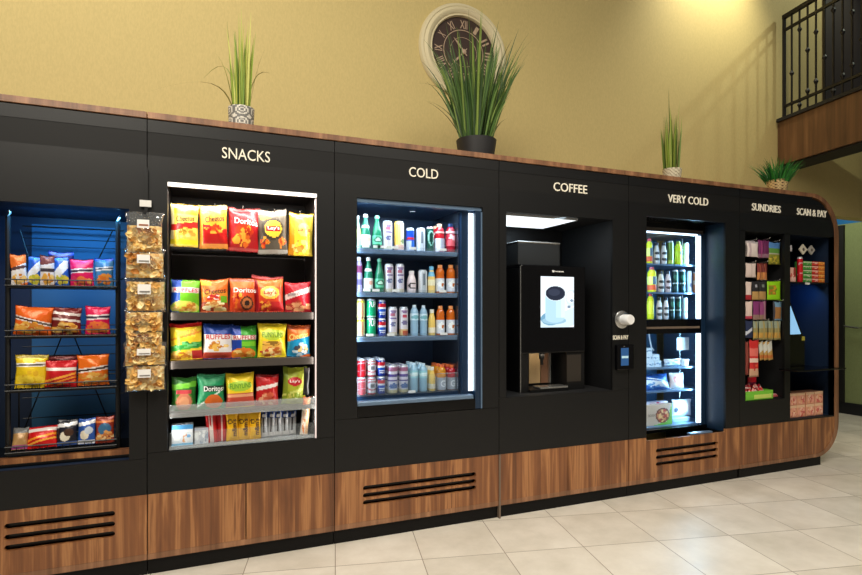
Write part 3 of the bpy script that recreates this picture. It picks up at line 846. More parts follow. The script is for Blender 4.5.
for zz, th in ((SH2, .042), (SH3, .042), (SH4, .02)):
    mbox('shelf', 'shelf_steel', u2, sx0, sx1, .035, .40, zz - th, zz)
mbox('back_shelf', 'black_metal', u2, sx0, sx1, .22, .40, SH1 - .012, SH1)
PEG = []
for px, py in ((184, 206), (215, 206), (243, 208), (274.5, 211), (300, 213)):
    x = X(px, .09); z = Z(px, py, .09)
    m = MB(); m.tube([(x, .40, z + .012), (x, .11, z), (x, .085, z), (x, .08, z + .012)], .0035, 6)
    m.build('peg_hook', 'steel', u2, smooth=True)
mbox('peg_bar', 'black_metal', u2, sx0, sx1, .395, .41, Z(240, 208, .4) - .02, Z(240, 208, .4) + .02)

YEL, ORG, RED, DRED, CREAM = (246, 206, 40), (236, 120, 24), (196, 22, 30), (140, 12, 24), (246, 232, 190)
BLU, GRN, LIME, DGRN, WHT, BLK = (24, 70, 160), (56, 150, 50), (140, 204, 40), (24, 84, 40), (240, 240, 240), (22, 20, 20)
CHIP = [(240, 190, 90), (226, 160, 60), (250, 214, 130), (206, 130, 40)]
FIRE = [(236, 110, 30), (214, 60, 24), (250, 170, 60), (170, 24, 20)]
Yh = .10
G1 = 'crisp bags hanging on the top pegs of the snack bay'
px_bag('crisp_bag', 'yellow cheese puff bag with red slanted band, hanging leftmost on the pegs', 'bag', 170, 198, 203.5, 247, Yh,
       [(244, 204, 84), ('side', 0, .13, (250, 236, 170)), ('band', .9, 1, (252, 236, 150)), ('box', .15, .95, .74, .88, (244, 178, 36)), ('band', .40, .54, (196, 34, 28), .10), ('speck', .55, .3, .3, .1, CHIP + [(150, 120, 30)], .7), ('band', .06, .16, (240, 216, 40))],
       [('Cheetos', .2, .88, .58, .72, (50, 26, 18), .05)], group=G1)
px_bag('crisp_bag', 'orange cheese snack bag with red lower half, second on the pegs', 'bag', 199.5, 228, 204.5, 249, Yh + .005,
       [(238, 160, 44), ('band', .9, 1, (250, 226, 150)), ('band', 0, .5, (190, 26, 24), -.12), ('side', 0, .14, (232, 150, 50)), ('speck', .55, .42, .34, .09, FIRE + [(250, 226, 130)], .65), ('band', 0, .10, (236, 150, 70))],
       [('Cheetos', .22, .92, .60, .74, (44, 26, 16), .04)], group=G1)
px_bag('crisp_bag', 'red corn chip bag with white lettering, third on the pegs', 'bag', 227, 258.5, 207.5, 252, Yh + .008,
       [(184, 24, 32), ('band', .92, 1, (214, 90, 90)), ('ell', .5, .45, .3, .2, (206, 50, 30)), ('speck', .5, .36, .34, .22, FIRE, .8), ('side', 0, .1, (140, 14, 22)), ('band', 0, .09, (206, 80, 80))],
       [('Doritos', .2, .95, .60, .74, (245, 240, 236), -.06)], group=G1)
px_bag('crisp_bag', 'dark grey barbecue crisp bag with yellow roundel, fourth on the pegs', 'bag', 258.5, 287.5, 209, 255, Yh,
       [(92, 84, 72), ('band', .86, 1, (150, 142, 130)), ('box', .1, .45, .74, .88, (220, 180, 60)), ('ell', .5, .56, .38, .25, (66, 58, 48)), ('ell', .52, .56, .3, .19, (240, 196, 60)), ('box', .28, .78, .50, .62, (206, 30, 36)), ('speck', .22, .26, .14, .1, FIRE, .8), ('speck', .82, .28, .14, .12, [(230, 140, 60), (200, 80, 30)], .8), ('band', 0, .11, (170, 166, 160))],
       [('Lay\'s', .33, .74, .515, .61, (250, 246, 240))], group=G1)
px_bag('crisp_bag', 'plain yellow potato crisp bag, rightmost on the pegs', 'bag', 288, 312, 212.5, 256, Yh,
       [(248, 214, 50), ('side', 0, .22, (216, 140, 24)), ('ell', .6, .6, .26, .16, (252, 230, 110)), ('speck', .5, .22, .34, .14, CHIP, .75), ('side', .82, 1, (250, 226, 90)), ('band', .93, 1, (252, 236, 140))],
       [('Lay\'s', .34, .86, .52, .66, (176, 60, 50))], group=G1)
Ys = .095
G2 = 'crisp bags on the second snack shelf'
px_bag('crisp_bag', 'half blue half green ridged crisp bag, leftmost on the second snack shelf', 'bag', 170, 199, 279, 312, Ys,
       [(110, 190, 36), ('side', 0, .34, (22, 70, 170), .1), ('band', .58, .74, (230, 226, 230)), ('ell', .5, .14, .5, .2, (206, 220, 90)), ('speck', .5, .16, .36, .13, CHIP, .9)],
       [('RUFFLES', .1, .95, .60, .73, (206, 30, 40))], zbase=SH2, lean=.06, group=G2)
px_bag('crisp_bag', 'orange cheese popcorn bag with cream lower part, second snack shelf', 'bag', 200.5, 229, 278.5, 312, Ys + .004,
       [(230, 110, 36), ('box', .04, .4, .8, .95, (246, 180, 40)), ('band', .45, .6, (240, 150, 50)), ('band', 0, .30, (160, 60, 30)), ('speck', .5, .16, .42, .15, [(250, 236, 190), (244, 210, 130), (220, 150, 80)], .85), ('box', .72, .96, .28, .46, (110, 180, 40)), ('speck', .5, .44, .26, .08, [(250, 230, 220), (206, 40, 50)], .6)],
       [('Cheetos', .14, .92, .54, .70, (46, 24, 16), .05)], zbase=SH2, lean=.05, group=G2)
px_bag('crisp_bag', 'orange and red corn chip bag with dark round emblem, middle of second snack shelf', 'bag', 229.5, 257, 277.5, 312, Ys,
       [(214, 70, 30), ('band', .7, 1, (222, 110, 40)), ('side', .9, 1, (150, 24, 20)), ('speck', .25, .3, .25, .22, FIRE, .7), ('ell', .62, .26, .24, .2, (90, 44, 30)), ('ell', .62, .26, .18, .15, (190, 110, 60)), ('ell', .62, .26, .1, .08, (50, 30, 24)), ('band', .9, 1, (210, 90, 70))],
       [('Doritos', .12, .98, .56, .70, (248, 246, 240))], zbase=SH2, lean=.05, group=G2)
px_bag('crisp_bag', 'red crisp bag half hidden behind the fiery orange bag, second snack shelf', 'bag', 251, 282, 275.5, 312, Ys + .075,
       [(196, 26, 34), ('band', .93, 1, (226, 100, 100))], zbase=SH2, d=.03, group=G2)
px_bag('crisp_bag', 'fiery orange red crisp bag with pale yellow emblem, second snack shelf', 'bag', 255.5, 284, 278.5, 312, Ys,
       [(222, 70, 34), ('band', .75, 1, (232, 110, 40)), ('ell', .5, .58, .34, .2, (244, 200, 80)), ('ell', .5, .58, .22, .13, (250, 232, 170)), ('band', 0, .3, (206, 32, 36)), ('speck', .35, .2, .2, .16, FIRE, .7), ('side', 0, .1, (150, 18, 30))],
       [('Lay\'s', .28, .74, .50, .64, (200, 28, 36))], zbase=SH2, lean=.05, group=G2)
px_bag('crisp_bag', 'crimson snack bag with white swoosh, rightmost on the second snack shelf', 'bag', 285, 311, 281.5, 312, Ys,
       [(186, 22, 40), ('band', .52, .70, (236, 214, 210), .28), ('band', .70, .76, (186, 22, 40), .28), ('speck', .5, .2, .4, .16, [(220, 130, 90), (170, 60, 40), (236, 170, 120)], .9)],
       [('smartfood', .1, .82, .55, .67, (120, 110, 116), .08)], zbase=SH2, lean=.05, group=G2)
G3 = 'crisp bags on the third snack shelf'
px_bag('crisp_bag', 'yellow onion snack bag with red top and green splash, leftmost on third snack shelf', 'bag', 170.5, 203, 322.5, 360, Ys,
       [(250, 212, 50), ('band', .88, 1, (206, 30, 30)), ('band', .28, .44, (70, 170, 60), .1), ('speck', .3, .14, .3, .13, CHIP, .95), ('side', .62, 1, (214, 60, 50), -.5) if False else ('box', .66, 1, 0, .26, (206, 50, 50)), ('speck', .5, .4, .4, .08, [(110, 200, 120), (40, 140, 60)], .6), ('band', .62, .68, (236, 150, 40), .2)],
       [('FUNYUNS', .2, .86, .66, .80, (238, 160, 40), .08)], zbase=SH3, lean=.05, group=G3)
px_bag('crisp_bag', 'dark blue ridged crisp bag with brick red bottom, third snack shelf', 'bag', 203, 232, 323.5, 360, Ys,
       [(24, 62, 150), ('band', .18, .55, (236, 232, 232)), ('speck', .5, .36, .3, .13, CHIP, .95), ('band', 0, .19, (190, 70, 50)), ('band', .56, .69, (236, 232, 232))],
       [('RUFFLES', .08, .94, .56, .70, (200, 30, 44), .03)], zbase=SH3, lean=.05, group=G3)
px_bag('crisp_bag', 'blue and green ridged crisp bag with orange crisps, middle of third snack shelf', 'bag', 231.5, 257, 325, 360, Ys + .004,
       [(60, 160, 50), ('side', 0, .36, (20, 60, 160)), ('band', .55, .70, (236, 228, 228)), ('ell', .45, .14, .5, .18, (226, 120, 30)), ('speck', .45, .14, .4, .12, CHIP + [(230, 120, 30)], .8), ('box', .38, 1, .36, .5, (120, 200, 50))],
       [('RUFFLES', .06, .96, .56, .69, (190, 26, 44))], zbase=SH3, lean=.05, group=G3)
px_bag('crisp_bag', 'bright yellow onion ring bag with green lettering, third snack shelf', 'bag', 257.5, 286, 323, 360, Ys,
       [(246, 220, 40), ('ell', .5, .66, .4, .16, (190, 214, 60)), ('box', .14, .84, .06, .46, (244, 190, 90)), ('speck', .5, .16, .34, .12, [(226, 120, 50), (250, 220, 150), (196, 70, 40)], .9), ('speck', .5, .4, .34, .06, [(150, 110, 40), (220, 160, 60)], .8)],
       [('FUNYUNS', .12, .9, .58, .74, (110, 150, 36))], zbase=SH3, lean=.05, group=G3)
px_bag('crisp_bag', 'cheese puff bag, orange above and sky blue below, rightmost on third snack shelf', 'bag', 286.5, 310, 324.5, 359, Ys,
       [(226, 110, 30), ('band', 0, .56, (24, 140, 190), .2), ('band', .86, 1, (160, 70, 30)), ('speck', .5, .22, .36, .2, [(236, 240, 244), (190, 214, 226), (60, 60, 70), (226, 190, 120)], .6)],
       [('Cheetos', .08, .9, .56, .74, (250, 226, 130), .12)], zbase=SH3, lean=.05, group=G3)
G4 = 'crisp bags on the lowest snack shelf'
Y4 = .11
px_bag('crisp_bag', 'dark green crisp bag with round pinkish chip picture, leftmost on lowest snack shelf', 'bag', 171, 196, 376.5, 409, Y4,
       [(44, 110, 40), ('band', .66, .82, (110, 190, 50), .1), ('ell', .5, .3, .36, .3, (90, 130, 50)), ('ell', .5, .26, .32, .26, (196, 120, 90)), ('ell', .5, .26, .2, .16, (214, 150, 110)), ('box', .16, .8, .5, .62, (190, 60, 70))], zbase=SH4, lean=.05, group=G4)
px_bag('crisp_bag', 'teal green corn chip bag with orange chip, lowest snack shelf', 'bag', 197, 224.5, 373.5, 409, Y4,
       [(24, 140, 90), ('band', .9, 1, (70, 170, 120)), ('band', .3, .36, (226, 240, 230), .5), ('ell', .6, .22, .32, .2, (226, 110, 40)), ('box', .2, .98, .50, .66, (30, 60, 44))],
       [('Doritos', .22, .96, .51, .65, (248, 248, 246))], zbase=SH4, lean=.05, group=G4)
px_bag('crisp_bag', 'yellow snack bag with green lettering and red lower part, lowest snack shelf', 'bag', 226, 254.5, 372.5, 409, Y4,
       [(240, 208, 30), ('ell', .5, .62, .44, .15, (170, 206, 60)), ('band', 0, .42, (206, 80, 60)), ('band', .3, .38, (240, 170, 130))],
       [('FUNYUNS', .14, .9, .55, .70, (90, 150, 40), .03)], zbase=SH4, lean=.05, group=G4)
px_bag('crisp_bag', 'small red snack bag with white swoosh, lowest snack shelf', 'bag', 255.5, 278, 374, 409, Y4,
       [(190, 26, 30), ('band', .54, .66, (236, 226, 222), .14), ('speck', .5, .2, .36, .2, [(220, 100, 70), (240, 170, 130)], .7), ('band', .93, 1, (140, 14, 20))], zbase=SH4, lean=.05, group=G4)
px_bag('crisp_bag', 'olive green pickle crisp bag with red oval, rightmost on lowest snack shelf', 'bag', 281.5, 305.5, 366.5, 409, Y4,
       [(170, 180, 50), ('side', 0, .2, (130, 150, 40)), ('ell', .5, .6, .3, .12, (190, 30, 44)), ('band', .3, .36, (206, 210, 110), .2), ('speck', .5, .26, .36, .1, [(140, 160, 40), (210, 206, 100)], .6)],
       [('Lay\'s', .28, .72, .55, .65, (246, 236, 230))], zbase=SH4, lean=.08, roll=.05, group=G4)

# acrylic candy bin
bt2 = thing('candy_bin', ((sx0 + sx1) / 2, .06, O2[2]), 'clear acrylic candy bin with a frosted lip along the bottom of the SNACKS bay', 'bin')
zb0, zb1 = O2[2] + .002, Z(240, 428, .012)
mbox('bin_front', 'clear_acrylic', bt2, sx0, sx1, .010, .015, zb0, zb1)
mbox('bin_floor', 'acrylic_edge', bt2, sx0, sx1, .015, .34, zb0, zb0 + .006)
mbox('front_edge', 'acrylic_edge', bt2, sx0, sx1, .008, .018, zb0, zb0 + .02)
m = MB(); zl0, zl1 = Z(240, 413.5, .012), Z(240, 401.5, .012)
m.box(sx0, sx1, .008, .014, zl0, zl1); m.build('frosted_lip', 'acrylic_edge', bt2)
mbox('bin_end', 'clear_acrylic', bt2, sx1 - .006, sx1, .016, .30, zb0 + .007, zl1)
zf = zb0 + .007
carton('candy_carton', 'pale blue and white sweet carton at the left end of the candy bin', 'carton', X(171.5, .05), X(193, .05), .05, .12, zf, Z(182, 425, .05),
       [(226, 232, 240), ('band', .78, 1, (70, 150, 210)), ('band', 0, .16, (120, 190, 230)), ('speck', .6, .45, .3, .2, [(236, 170, 120), (240, 240, 244), (110, 170, 220)], .6), ('box', .1, .4, .3, .7, (250, 250, 252))])
carton('candy_carton', 'silver white sweet pack beside the pale blue carton in the candy bin', 'carton', X(194.5, .06), X(208.5, .06), .06, .11, zf, Z(202, 428, .06),
       [(206, 208, 214), ('speck', .5, .5, .42, .4, [(236, 238, 240), (150, 160, 180), (190, 196, 206)], .7), ('band', .84, 1, (170, 180, 196))])
def pouch(label, p0, p1, yt, layers, texts=(), Y=.08, grp=None, name='candy_pouch', **k):
    px_bag(name, label, 'sweets', p0, p1, yt, 440, Y, layers, texts, zbase=zf, d=.03, nu=14, nv=26, group=grp, **k)
RP = [(206, 24, 34), ('side', .3, .62, (236, 214, 210)), ('speck', .46, .5, .14, .4, [(206, 24, 34), (236, 220, 216)], .5), ('band', .93, 1, (226, 120, 120))]
gp = 'red sweet pouches in the candy bin'
pouch('red and white striped sweet pouch beside the silver pack, candy bin', 207, 218, 411.5, RP, Y=.075, grp=gp, roll=-.06)
pouch('red sweet pouch touching the yellow pouches, candy bin', 216.5, 227.5, 412, [(190, 20, 30), ('side', .4, .55, (236, 200, 196)), ('band', .93, 1, (226, 120, 120))], Y=.085, grp=gp)
gy = 'yellow chocolate peanut pouches in the candy bin'
YP = [(248, 190, 20), ('band', .93, 1, (252, 220, 90)), ('ell', .3, .62, .2, .08, (80, 40, 20)), ('ell', .3, .62, .12, .04, (248, 190, 20))]
for k, (a, c, tx) in enumerate(((226.5, 239, 'leftmost of the yellow peanut pouches, next to the red ones, candy bin'), (237.5, 250, 'middle one of the yellow peanut pouches in the candy bin'), (249, 261, 'rightmost of the yellow peanut pouches, next to the blue bars, candy bin'))):
    o = px_bag('candy_pouch', tx, 'sweets', a, c, 408.5 + k * .4, 440, .075 + .006 * (k % 2), YP, (), zbase=zf, d=.034, nu=14, nv=26, group=gy)
    w = (X(c, .08) - X(a, .08)); h = Z(a, 408.5, .08) - zf
    text_map('logo_lettering', "m&m's", lambda s, q, w=w, h=h: Vector(((.34 - .62 * q + .02) * w * .62 + .006, -.0205, h * (.16 + .52 * s))), ink((84, 44, 24)), o, bold=.03)
gb = 'blue topped wafer bars in the candy bin'
for k, (a, c) in enumerate(((261, 268), (267.5, 275), (274.5, 282), (281.5, 289), (288.5, 296))):
    nm = ('first from the yellow pouches', 'second from the yellow pouches', 'third, in the middle of its row', 'fourth, in the right half of its row', 'last, nearest the tall orange pack')[k]
    pouch('blue topped silver wafer bar, ' + nm + ', candy bin', a, c, 410.5, [(190, 190, 196), ('band', .74, 1, (30, 70, 150)), ('side', .3, .5, (56, 50, 52)), ('side', .7, .85, (232, 232, 236)), ('band', .0, .2, (210, 206, 206)), ('ell', .5, .82, .3, .06, (230, 230, 236))], Y=.10 + .004 * k, grp=gb)
px_bag('candy_pouch', 'tall orange and white pastry pack leaning at the right end of the candy bin', 'sweets', 299.5, 307.5, 396, 436, .07,
       [(236, 226, 214), ('band', .72, 1, (226, 110, 30)), ('side', .6, 1, (240, 190, 140)), ('speck', .4, .4, .3, .3, [(236, 200, 170), (226, 130, 60)], .5)], zbase=zf, d=.03, roll=.10, nu=12, nv=26)
px_bag('candy_pouch', 'black hanging pack to the right of the olive green crisp bag', 'sweets', 303, 309, 367, 395, .05, [(20, 18, 18), ('band', .8, 1, (40, 36, 36))], d=.02, nu=8, nv=16)

# ------------------------------------------------------------------ wire snack rack in the leftmost bay
RKY = .12
mbox('glow_patch', 'pale_glow_panel', u1, X(32, .49), X(118.5, .49), .485, .498, O1[2] + .02, Z(70, 226, .49))  # sheet added in front of the back wall to show its blue-lit area
mbox('walnut_ledge', 'walnut', u1, O1[0], O1[1], .06, .10, O1[2] + .018, O1[2] + .045)
mbox('ledge_shelf', 'black_gloss', u1, O1[0], O1[1], .06, .48, O1[2] + .004, O1[2] + .018)
rk = thing('wire_rack', (X(65, .2), .2, O1[2] + .045), 'black wire snack rack standing in the blue leftmost bay', 'rack')
zr0 = O1[2] + .0455
def wire(mb, pts, r=.0035): mb.tube(pts, r, 6)
xl, xr = X(8, RKY), X(118, RKY)
for xx, zt in ((xl, Z(8, 216, RKY)), (xr, Z(117, 221, RKY))):
    m = MB(); m.tube([(xx, RKY, zr0), (xx, RKY, zt)], .012, 8); m.build('post', 'wire_black', rk, smooth=True)
    m = MB(); m.tube([(xx, RKY, zt), (xx + .008, RKY, zt + .02), (xx + .004, RKY - .01, zt + .03)], .006, 6); m.build('hook', 'steel', rk, smooth=True)
m = MB()
YB = .36
for py in (228, 239.5, 247):
    wire(m, [(xl, YB, Z(65, py, YB)), (xr, YB, Z(65, py, YB))], .004 if py == 228 else .0025)
wire(m, [(X(113, YB), YB, Z(113, 230, YB)), (X(97, YB), YB, Z(97, 262, YB))]); wire(m, [(X(20, YB), YB, Z(20, 230, YB)), (X(30, YB), YB, Z(30, 262, YB))])
m.build('back_wires', 'wire_black', rk, smooth=True)
m = MB()
for py in (346, 355, 396, 416, 372):
    wire(m, [(xl, YB, Z(65, py, YB)), (xr, YB, Z(65, py, YB))], .0028)
wire(m, [(X(66, YB), YB, Z(66, 326, YB)), (X(24, YB), YB, Z(24, 430, YB))]); wire(m, [(X(70, YB), YB, Z(70, 326, YB)), (X(108, YB), YB, Z(108, 420, YB))])
m.build('back_brace', 'wire_black', rk, smooth=True)
m = MB(); wire(m, [(X(19, YB), YB, zr0), (X(19, YB), YB, Z(20, 390, YB))], .004); m.build('wire_stay', 'wire_black', rk, smooth=True)
RZ = [Z(64, 286.5, RKY), Z(64, 335.5, RKY), Z(64, 387.5, RKY), Z(64, 447, RKY)]
for zz in RZ:
    m = MB()
    for dz in (0, .03): wire(m, [(xl, RKY - .05, zz + dz), (xr, RKY - .05, zz + dz)])
    wire(m, [(xl, RKY + .12, zz), (xr, RKY + .12, zz)]); wire(m, [(xl, RKY + .12, zz + .05), (xr, RKY + .12, zz + .05)])
    for xx in (xl, xr): wire(m, [(xx, RKY - .05, zz + .03), (xx, RKY + .12, zz + .05), (xx, YB, zz + .06)]); 
    for k in range(15):
        xx = xl + (xr - xl) * (k + .5) / 15
        wire(m, [(xx, RKY - .05, zz + .03), (xx, RKY - .05, zz), (xx, RKY + .12, zz)], .002)
    m.build('basket', 'wire_black', rk, smooth=True)
    MB().box(xl + .005, xr - .005, RKY - .045, RKY + .115, zz - .012, zz - .004).build('basket_tray', 'black_metal', rk)
def rbag(label, p0, p1, yt, row, layers, texts=(), dy=0.0, grp=True, **k):
    px_bag('snack_bag', label, 'bag', p0, p1, yt, 0, RKY + dy, layers, texts, zbase=RZ[row] + .004, group=('snack bags on the wire rack' if grp else None), **k)
MUF = [(230, 170, 70), (206, 130, 40), (240, 200, 120)]
A1 = [(226, 110, 40), ('band', .0, .62, (232, 226, 226), .2), ('speck', .55, .2, .4, .18, MUF, .9), ('band', .5, .6, (90, 60, 60), .1)]
A2 = [(34, 90, 190), ('band', .3, .7, (232, 234, 240), .6), ('speck', .6, .2, .4, .16, [(220, 200, 70), (190, 190, 60)], .9), ('band', .86, 1, (60, 120, 220))]
rbag('orange topped muffin bag at the left end of the top rack basket', 11.5, 27.5, 254, 0, A1, dy=-.005, roll=-.05)
rbag('blue muffin bag with white slash, second in the top rack basket', 26, 41, 256, 0, A2, dy=.01, roll=.08)
rbag('dark topped muffin bag, third in the top rack basket', 40, 54.5, 255, 0, [(120, 60, 60), ('band', .0, .7, (220, 214, 216), .1), ('speck', .5, .2, .42, .2, MUF, .9), ('band', .45, .56, (60, 50, 60))], dy=-.005)
rbag('blue and white muffin bag beside the pink bag, top rack basket', 53, 69.5, 256.5, 0, A2, dy=.008, roll=-.04)
rbag('dark blue bag standing behind the muffin bags, top rack basket', 48, 73, 251, 0, [(20, 34, 90), ('band', .9, 1, (40, 70, 150))], dy=.07, d=.03)
rbag('hot pink cookie bag in the top rack basket', 70.5, 94, 259, 0, [(224, 24, 96), ('band', .48, .64, (240, 226, 230), .05), ('band', .52, .6, (60, 50, 70), .05), ('speck', .5, .2, .42, .17, [(250, 170, 90), (240, 130, 70), (236, 60, 110)], .9)])
rbag('blue cookie bag with orange biscuits at the right end of the top rack basket', 95, 114, 258, 0, [(70, 130, 176), ('band', .88, 1, (30, 80, 190)), ('band', .55, .68, (236, 236, 236), .05), ('band', .6, .64, (50, 60, 80), .05), ('speck', .5, .26, .44, .18, [(236, 150, 60), (226, 120, 40)], .95)])
rbag('large crumpled orange mini muffin bag in the second rack basket', 13, 51, 306, 1, [(230, 100, 24), ('band', .42, .56, (230, 220, 216), -.22), ('band', .46, .52, (70, 40, 30), -.22), ('speck', .4, .24, .4, .2, MUF, .8)], dy=-.02, roll=.08)
rbag('dark red mini muffin bag in the middle of the second rack basket', 49, 81, 307, 1, [(120, 30, 30), ('band', .5, .82, (226, 214, 210), -.1), ('band', .58, .72, (110, 40, 40), -.1), ('speck', .5, .24, .42, .22, MUF, .95)])
rbag('hot pink cookie bag in the second rack basket', 85.5, 110, 306, 1, [(224, 20, 86), ('band', .52, .70, (240, 226, 230), .05), ('band', .57, .65, (60, 50, 70), .05), ('speck', .5, .24, .42, .19, [(250, 150, 70), (240, 120, 60)], .9)])
rbag('yellow cookie bag in the third rack basket', 15, 47, 354, 2, [(236, 200, 30), ('band', .64, .76, (240, 236, 226), .03), ('band', .67, .72, (100, 90, 90), .03), ('speck', .5, .3, .4, .2, [(246, 214, 60), (226, 180, 40)], .6), ('band', .9, 1, (170, 150, 60))], roll=.03)
rbag('dark red bag peeking out behind the red bag in the third rack basket', 49, 77, 355, 2, [(90, 26, 30), ('band', .9, 1, (150, 60, 60))], dy=.07, d=.03)
rbag('red snack stick bag in the third rack basket', 44, 77, 359.5, 2, [(196, 20, 30), ('band', .60, .72, (236, 230, 226)), ('band', .2, .26, (244, 150, 40), .3), ('band', .32, .40, (246, 170, 60), .3), ('band', .08, .13, (240, 130, 40), .3)], dy=-.01, roll=.03)
rbag('orange mini muffin bag at the right end of the third rack basket', 77.5, 109, 354, 2, [(232, 110, 24), ('band', .46, .60, (236, 226, 220), .1), ('band', .5, .56, (70, 50, 40), .1), ('speck', .5, .24, .42, .17, MUF + [(226, 130, 50)], .95)])
rbag('small tan cookie bag at the left end of the lowest rack basket', 11.5, 27, 427, 3, [(170, 130, 80), ('band', .72, 1, (110, 110, 110)), ('band', 0, .2, (150, 60, 120))], lean=.4, d=.03)
rbag('red snack stick bag tilted back in the lowest rack basket', 26, 57, 425.5, 3, [(206, 20, 24), ('band', .72, .9, (240, 226, 220)), ('band', .25, .33, (246, 170, 60), .25), ('band', .42, .52, (246, 150, 40), .25)], lean=.4, roll=-.06)
rbag('black and white cookie pouch in the lowest rack basket', 57, 77, 419, 3, [(24, 26, 40), ('band', .72, .86, (232, 232, 236), .1), ('ell', .4, .36, .26, .18, (236, 226, 206)), ('ell', .6, .5, .26, .14, (70, 44, 32)), ('band', 0, .16, (60, 90, 160))], lean=.15)
rbag('blue and white cookie pouch in the lowest rack basket', 77.5, 95, 418, 3, [(40, 84, 170), ('band', .74, .88, (236, 238, 244), .1), ('ell', .4, .36, .26, .18, (240, 230, 210)), ('ell', .65, .52, .24, .14, (200, 210, 226)), ('band', 0, .16, (226, 230, 240))], lean=.15)
rbag('reddish brown cookie pouch at the right end of the lowest rack basket', 95.5, 114, 416, 3, [(150, 50, 30), ('ell', .5, .52, .36, .22, (60, 110, 150)), ('speck', .5, .26, .42, .16, [(226, 160, 90), (200, 120, 60), (240, 206, 150)], .9), ('band', .74, .84, (220, 120, 60))], lean=.15)

# ------------------------------------------------------------------ clip strip of fried snack bags on the pillar
sy = -.012
st = thing('clip_strip', (X(146, sy), sy, Z(146, 391, sy)), 'narrow black clip strip with white tag hanging on the pillar left of SNACKS', 'clip strip')
mbox('strip', 'black_metal', st, X(144.5, sy), X(148, sy), -.016, -.011, Z(146, 388, sy), Z(146, 168, sy))
MB().box(X(145.5, sy), X(147, sy), -.012, 0, Z(146, 170, sy), Z(146, 168, sy)).build('hook', 'steel', st)
mbox('tag', 'tag_white', st, X(139.8, sy), X(151.5, sy), -.022, -.0165, Z(146, 207, sy), Z(146, 200.5, sy))
rows = [(126, 163, 213, 254), (125, 164.5, 249, 279), (125.5, 165.5, 277, 312), (124.5, 163.5, 309, 332), (125, 163, 329, 348), (124, 166, 343, 366), (125.5, 165.5, 362, 391)]
ordn = ['topmost', 'second from the top', 'third from the top', 'middle', 'third from the bottom', 'second from the bottom', 'lowest']
for k, (p0, p1, yt, yb) in enumerate(rows):
    yy = -.060 - .006 * (k % 2)
    xa, xb = X(p0, yy), X(p1, yy); pm = (p0 + p1) / 2
    za, zb = Z(pm, yb, yy), Z(pm, yt, yy)
    w, h = xb - xa, zb - za
    t = thing('rind_bag', ((xa + xb) / 2, yy, za), 'clear bag of golden fried rinds, %s on the clip strip' % ordn[k], 'bag', 'clear snack bags on the clip strip')
    MB().box((xa + xb) / 2 - .008, (xa + xb) / 2 + .008, yy - .006, -.0162, zb - .004, zb + .012).build('clip', 'black_metal', st)
    f = bag('clear_film', None, None, 0, 0, 0, w * 1.04, h * 1.04, .10, [(230, 230, 230)], mat='clear_film', nu=18, nv=18, parent=t, seed=k)
    r = random.Random(40 + k)
    bm = bmesh.new(); cols = []
    top = .62 if k == 0 else .80
    GOLD = [(244, 206, 128), (238, 192, 108), (248, 220, 150), (228, 174, 88), (250, 228, 170)]
    gn, gm = 18, 14
    gg = [[bm.verts.new(((i / gn - .5) * w * .94, -.032 * (1 - abs(2 * i / gn - 1) ** 3) * math.sin(PI * min(1, max(0, (j + .3) / (gm + .6)))) ** .5 + r.uniform(-.004, .004), h * (.04 + (top + .02) * j / gm + r.uniform(-.01, .01)))) for i in range(gn + 1)] for j in range(gm + 1)]
    for j in range(gm):
        for i in range(gn):
            bm.faces.new((gg[j][i], gg[j][i + 1], gg[j + 1][i + 1], gg[j + 1][i])); cols.append(GOLD[(i // 2 * 7 + j // 2 * 3 + r.randrange(2)) % 5])
    for q in range(34 if k else 40):
        uu, vv = r.uniform(-.36, .36), r.uniform(.14, top - .04)
        c = Vector((uu * w, -.026 * (1 - abs(2 * uu) ** 3) - r.uniform(.004, .010), vv * h))
        rot = Euler((PI / 2 + r.uniform(-.5, .5), r.uniform(-.4, .4), 0)).to_matrix() @ Euler((0, 0, r.uniform(0, 6))).to_matrix()
        L, Wd, cv = r.uniform(.016, .028), r.uniform(.009, .015), r.uniform(.003, .008)
        col0 = r.choice(GOLD + [(190, 124, 50)])
        gq = []
        for i in range(7):
            a = i / 6 * 2 - 1
            rowv = []
            for j in range(4):
                e = j / 3 * 2 - 1
                p = Vector((a * L, e * Wd * (1 - .5 * a * a), cv * (a * a) * 1.6 + cv * e * e + .003 * math.sin(5 * a + 3 * e)))
                rowv.append(bm.verts.new(c + rot @ p))
            gq.append(rowv)
        for i in range(6):
            for j in range(3): bm.faces.new((gq[i][j], gq[i + 1][j], gq[i + 1][j + 1], gq[i][j + 1])); cols.append(col0)
    me = bpy.data.meshes.new('fried_rinds'); bm.to_mesh(me); bm.free(); paint(me, cols)
    for p in me.polygons: p.use_smooth = True
    o = link('fried_rinds', me, 'printed_card', t); o['kind'] = 'stuff'
    if k != 3 and k != 4:
        lw = .30; lv0, lv1 = (.60, .80) if k == 0 else (.5, .78)
        lb = MB().box(-lw * w * .5 - .004, lw * w * .5, -.0545, -.0525, lv0 * h, lv1 * h).build('paper_label', 'paper_white', t, origin=(0, 0, 0), loc=(0, 0, 0))
        me2 = MB().box(-lw * w * .42, lw * w * .42, -.0562, -.0548, (lv0 + .05) * h, (lv0 + .09) * h).build('label_print', ink((150, 90, 50)) if k == 0 else ink((120, 116, 112)), lb, origin=(0, 0, 0), loc=(0, 0, 0))

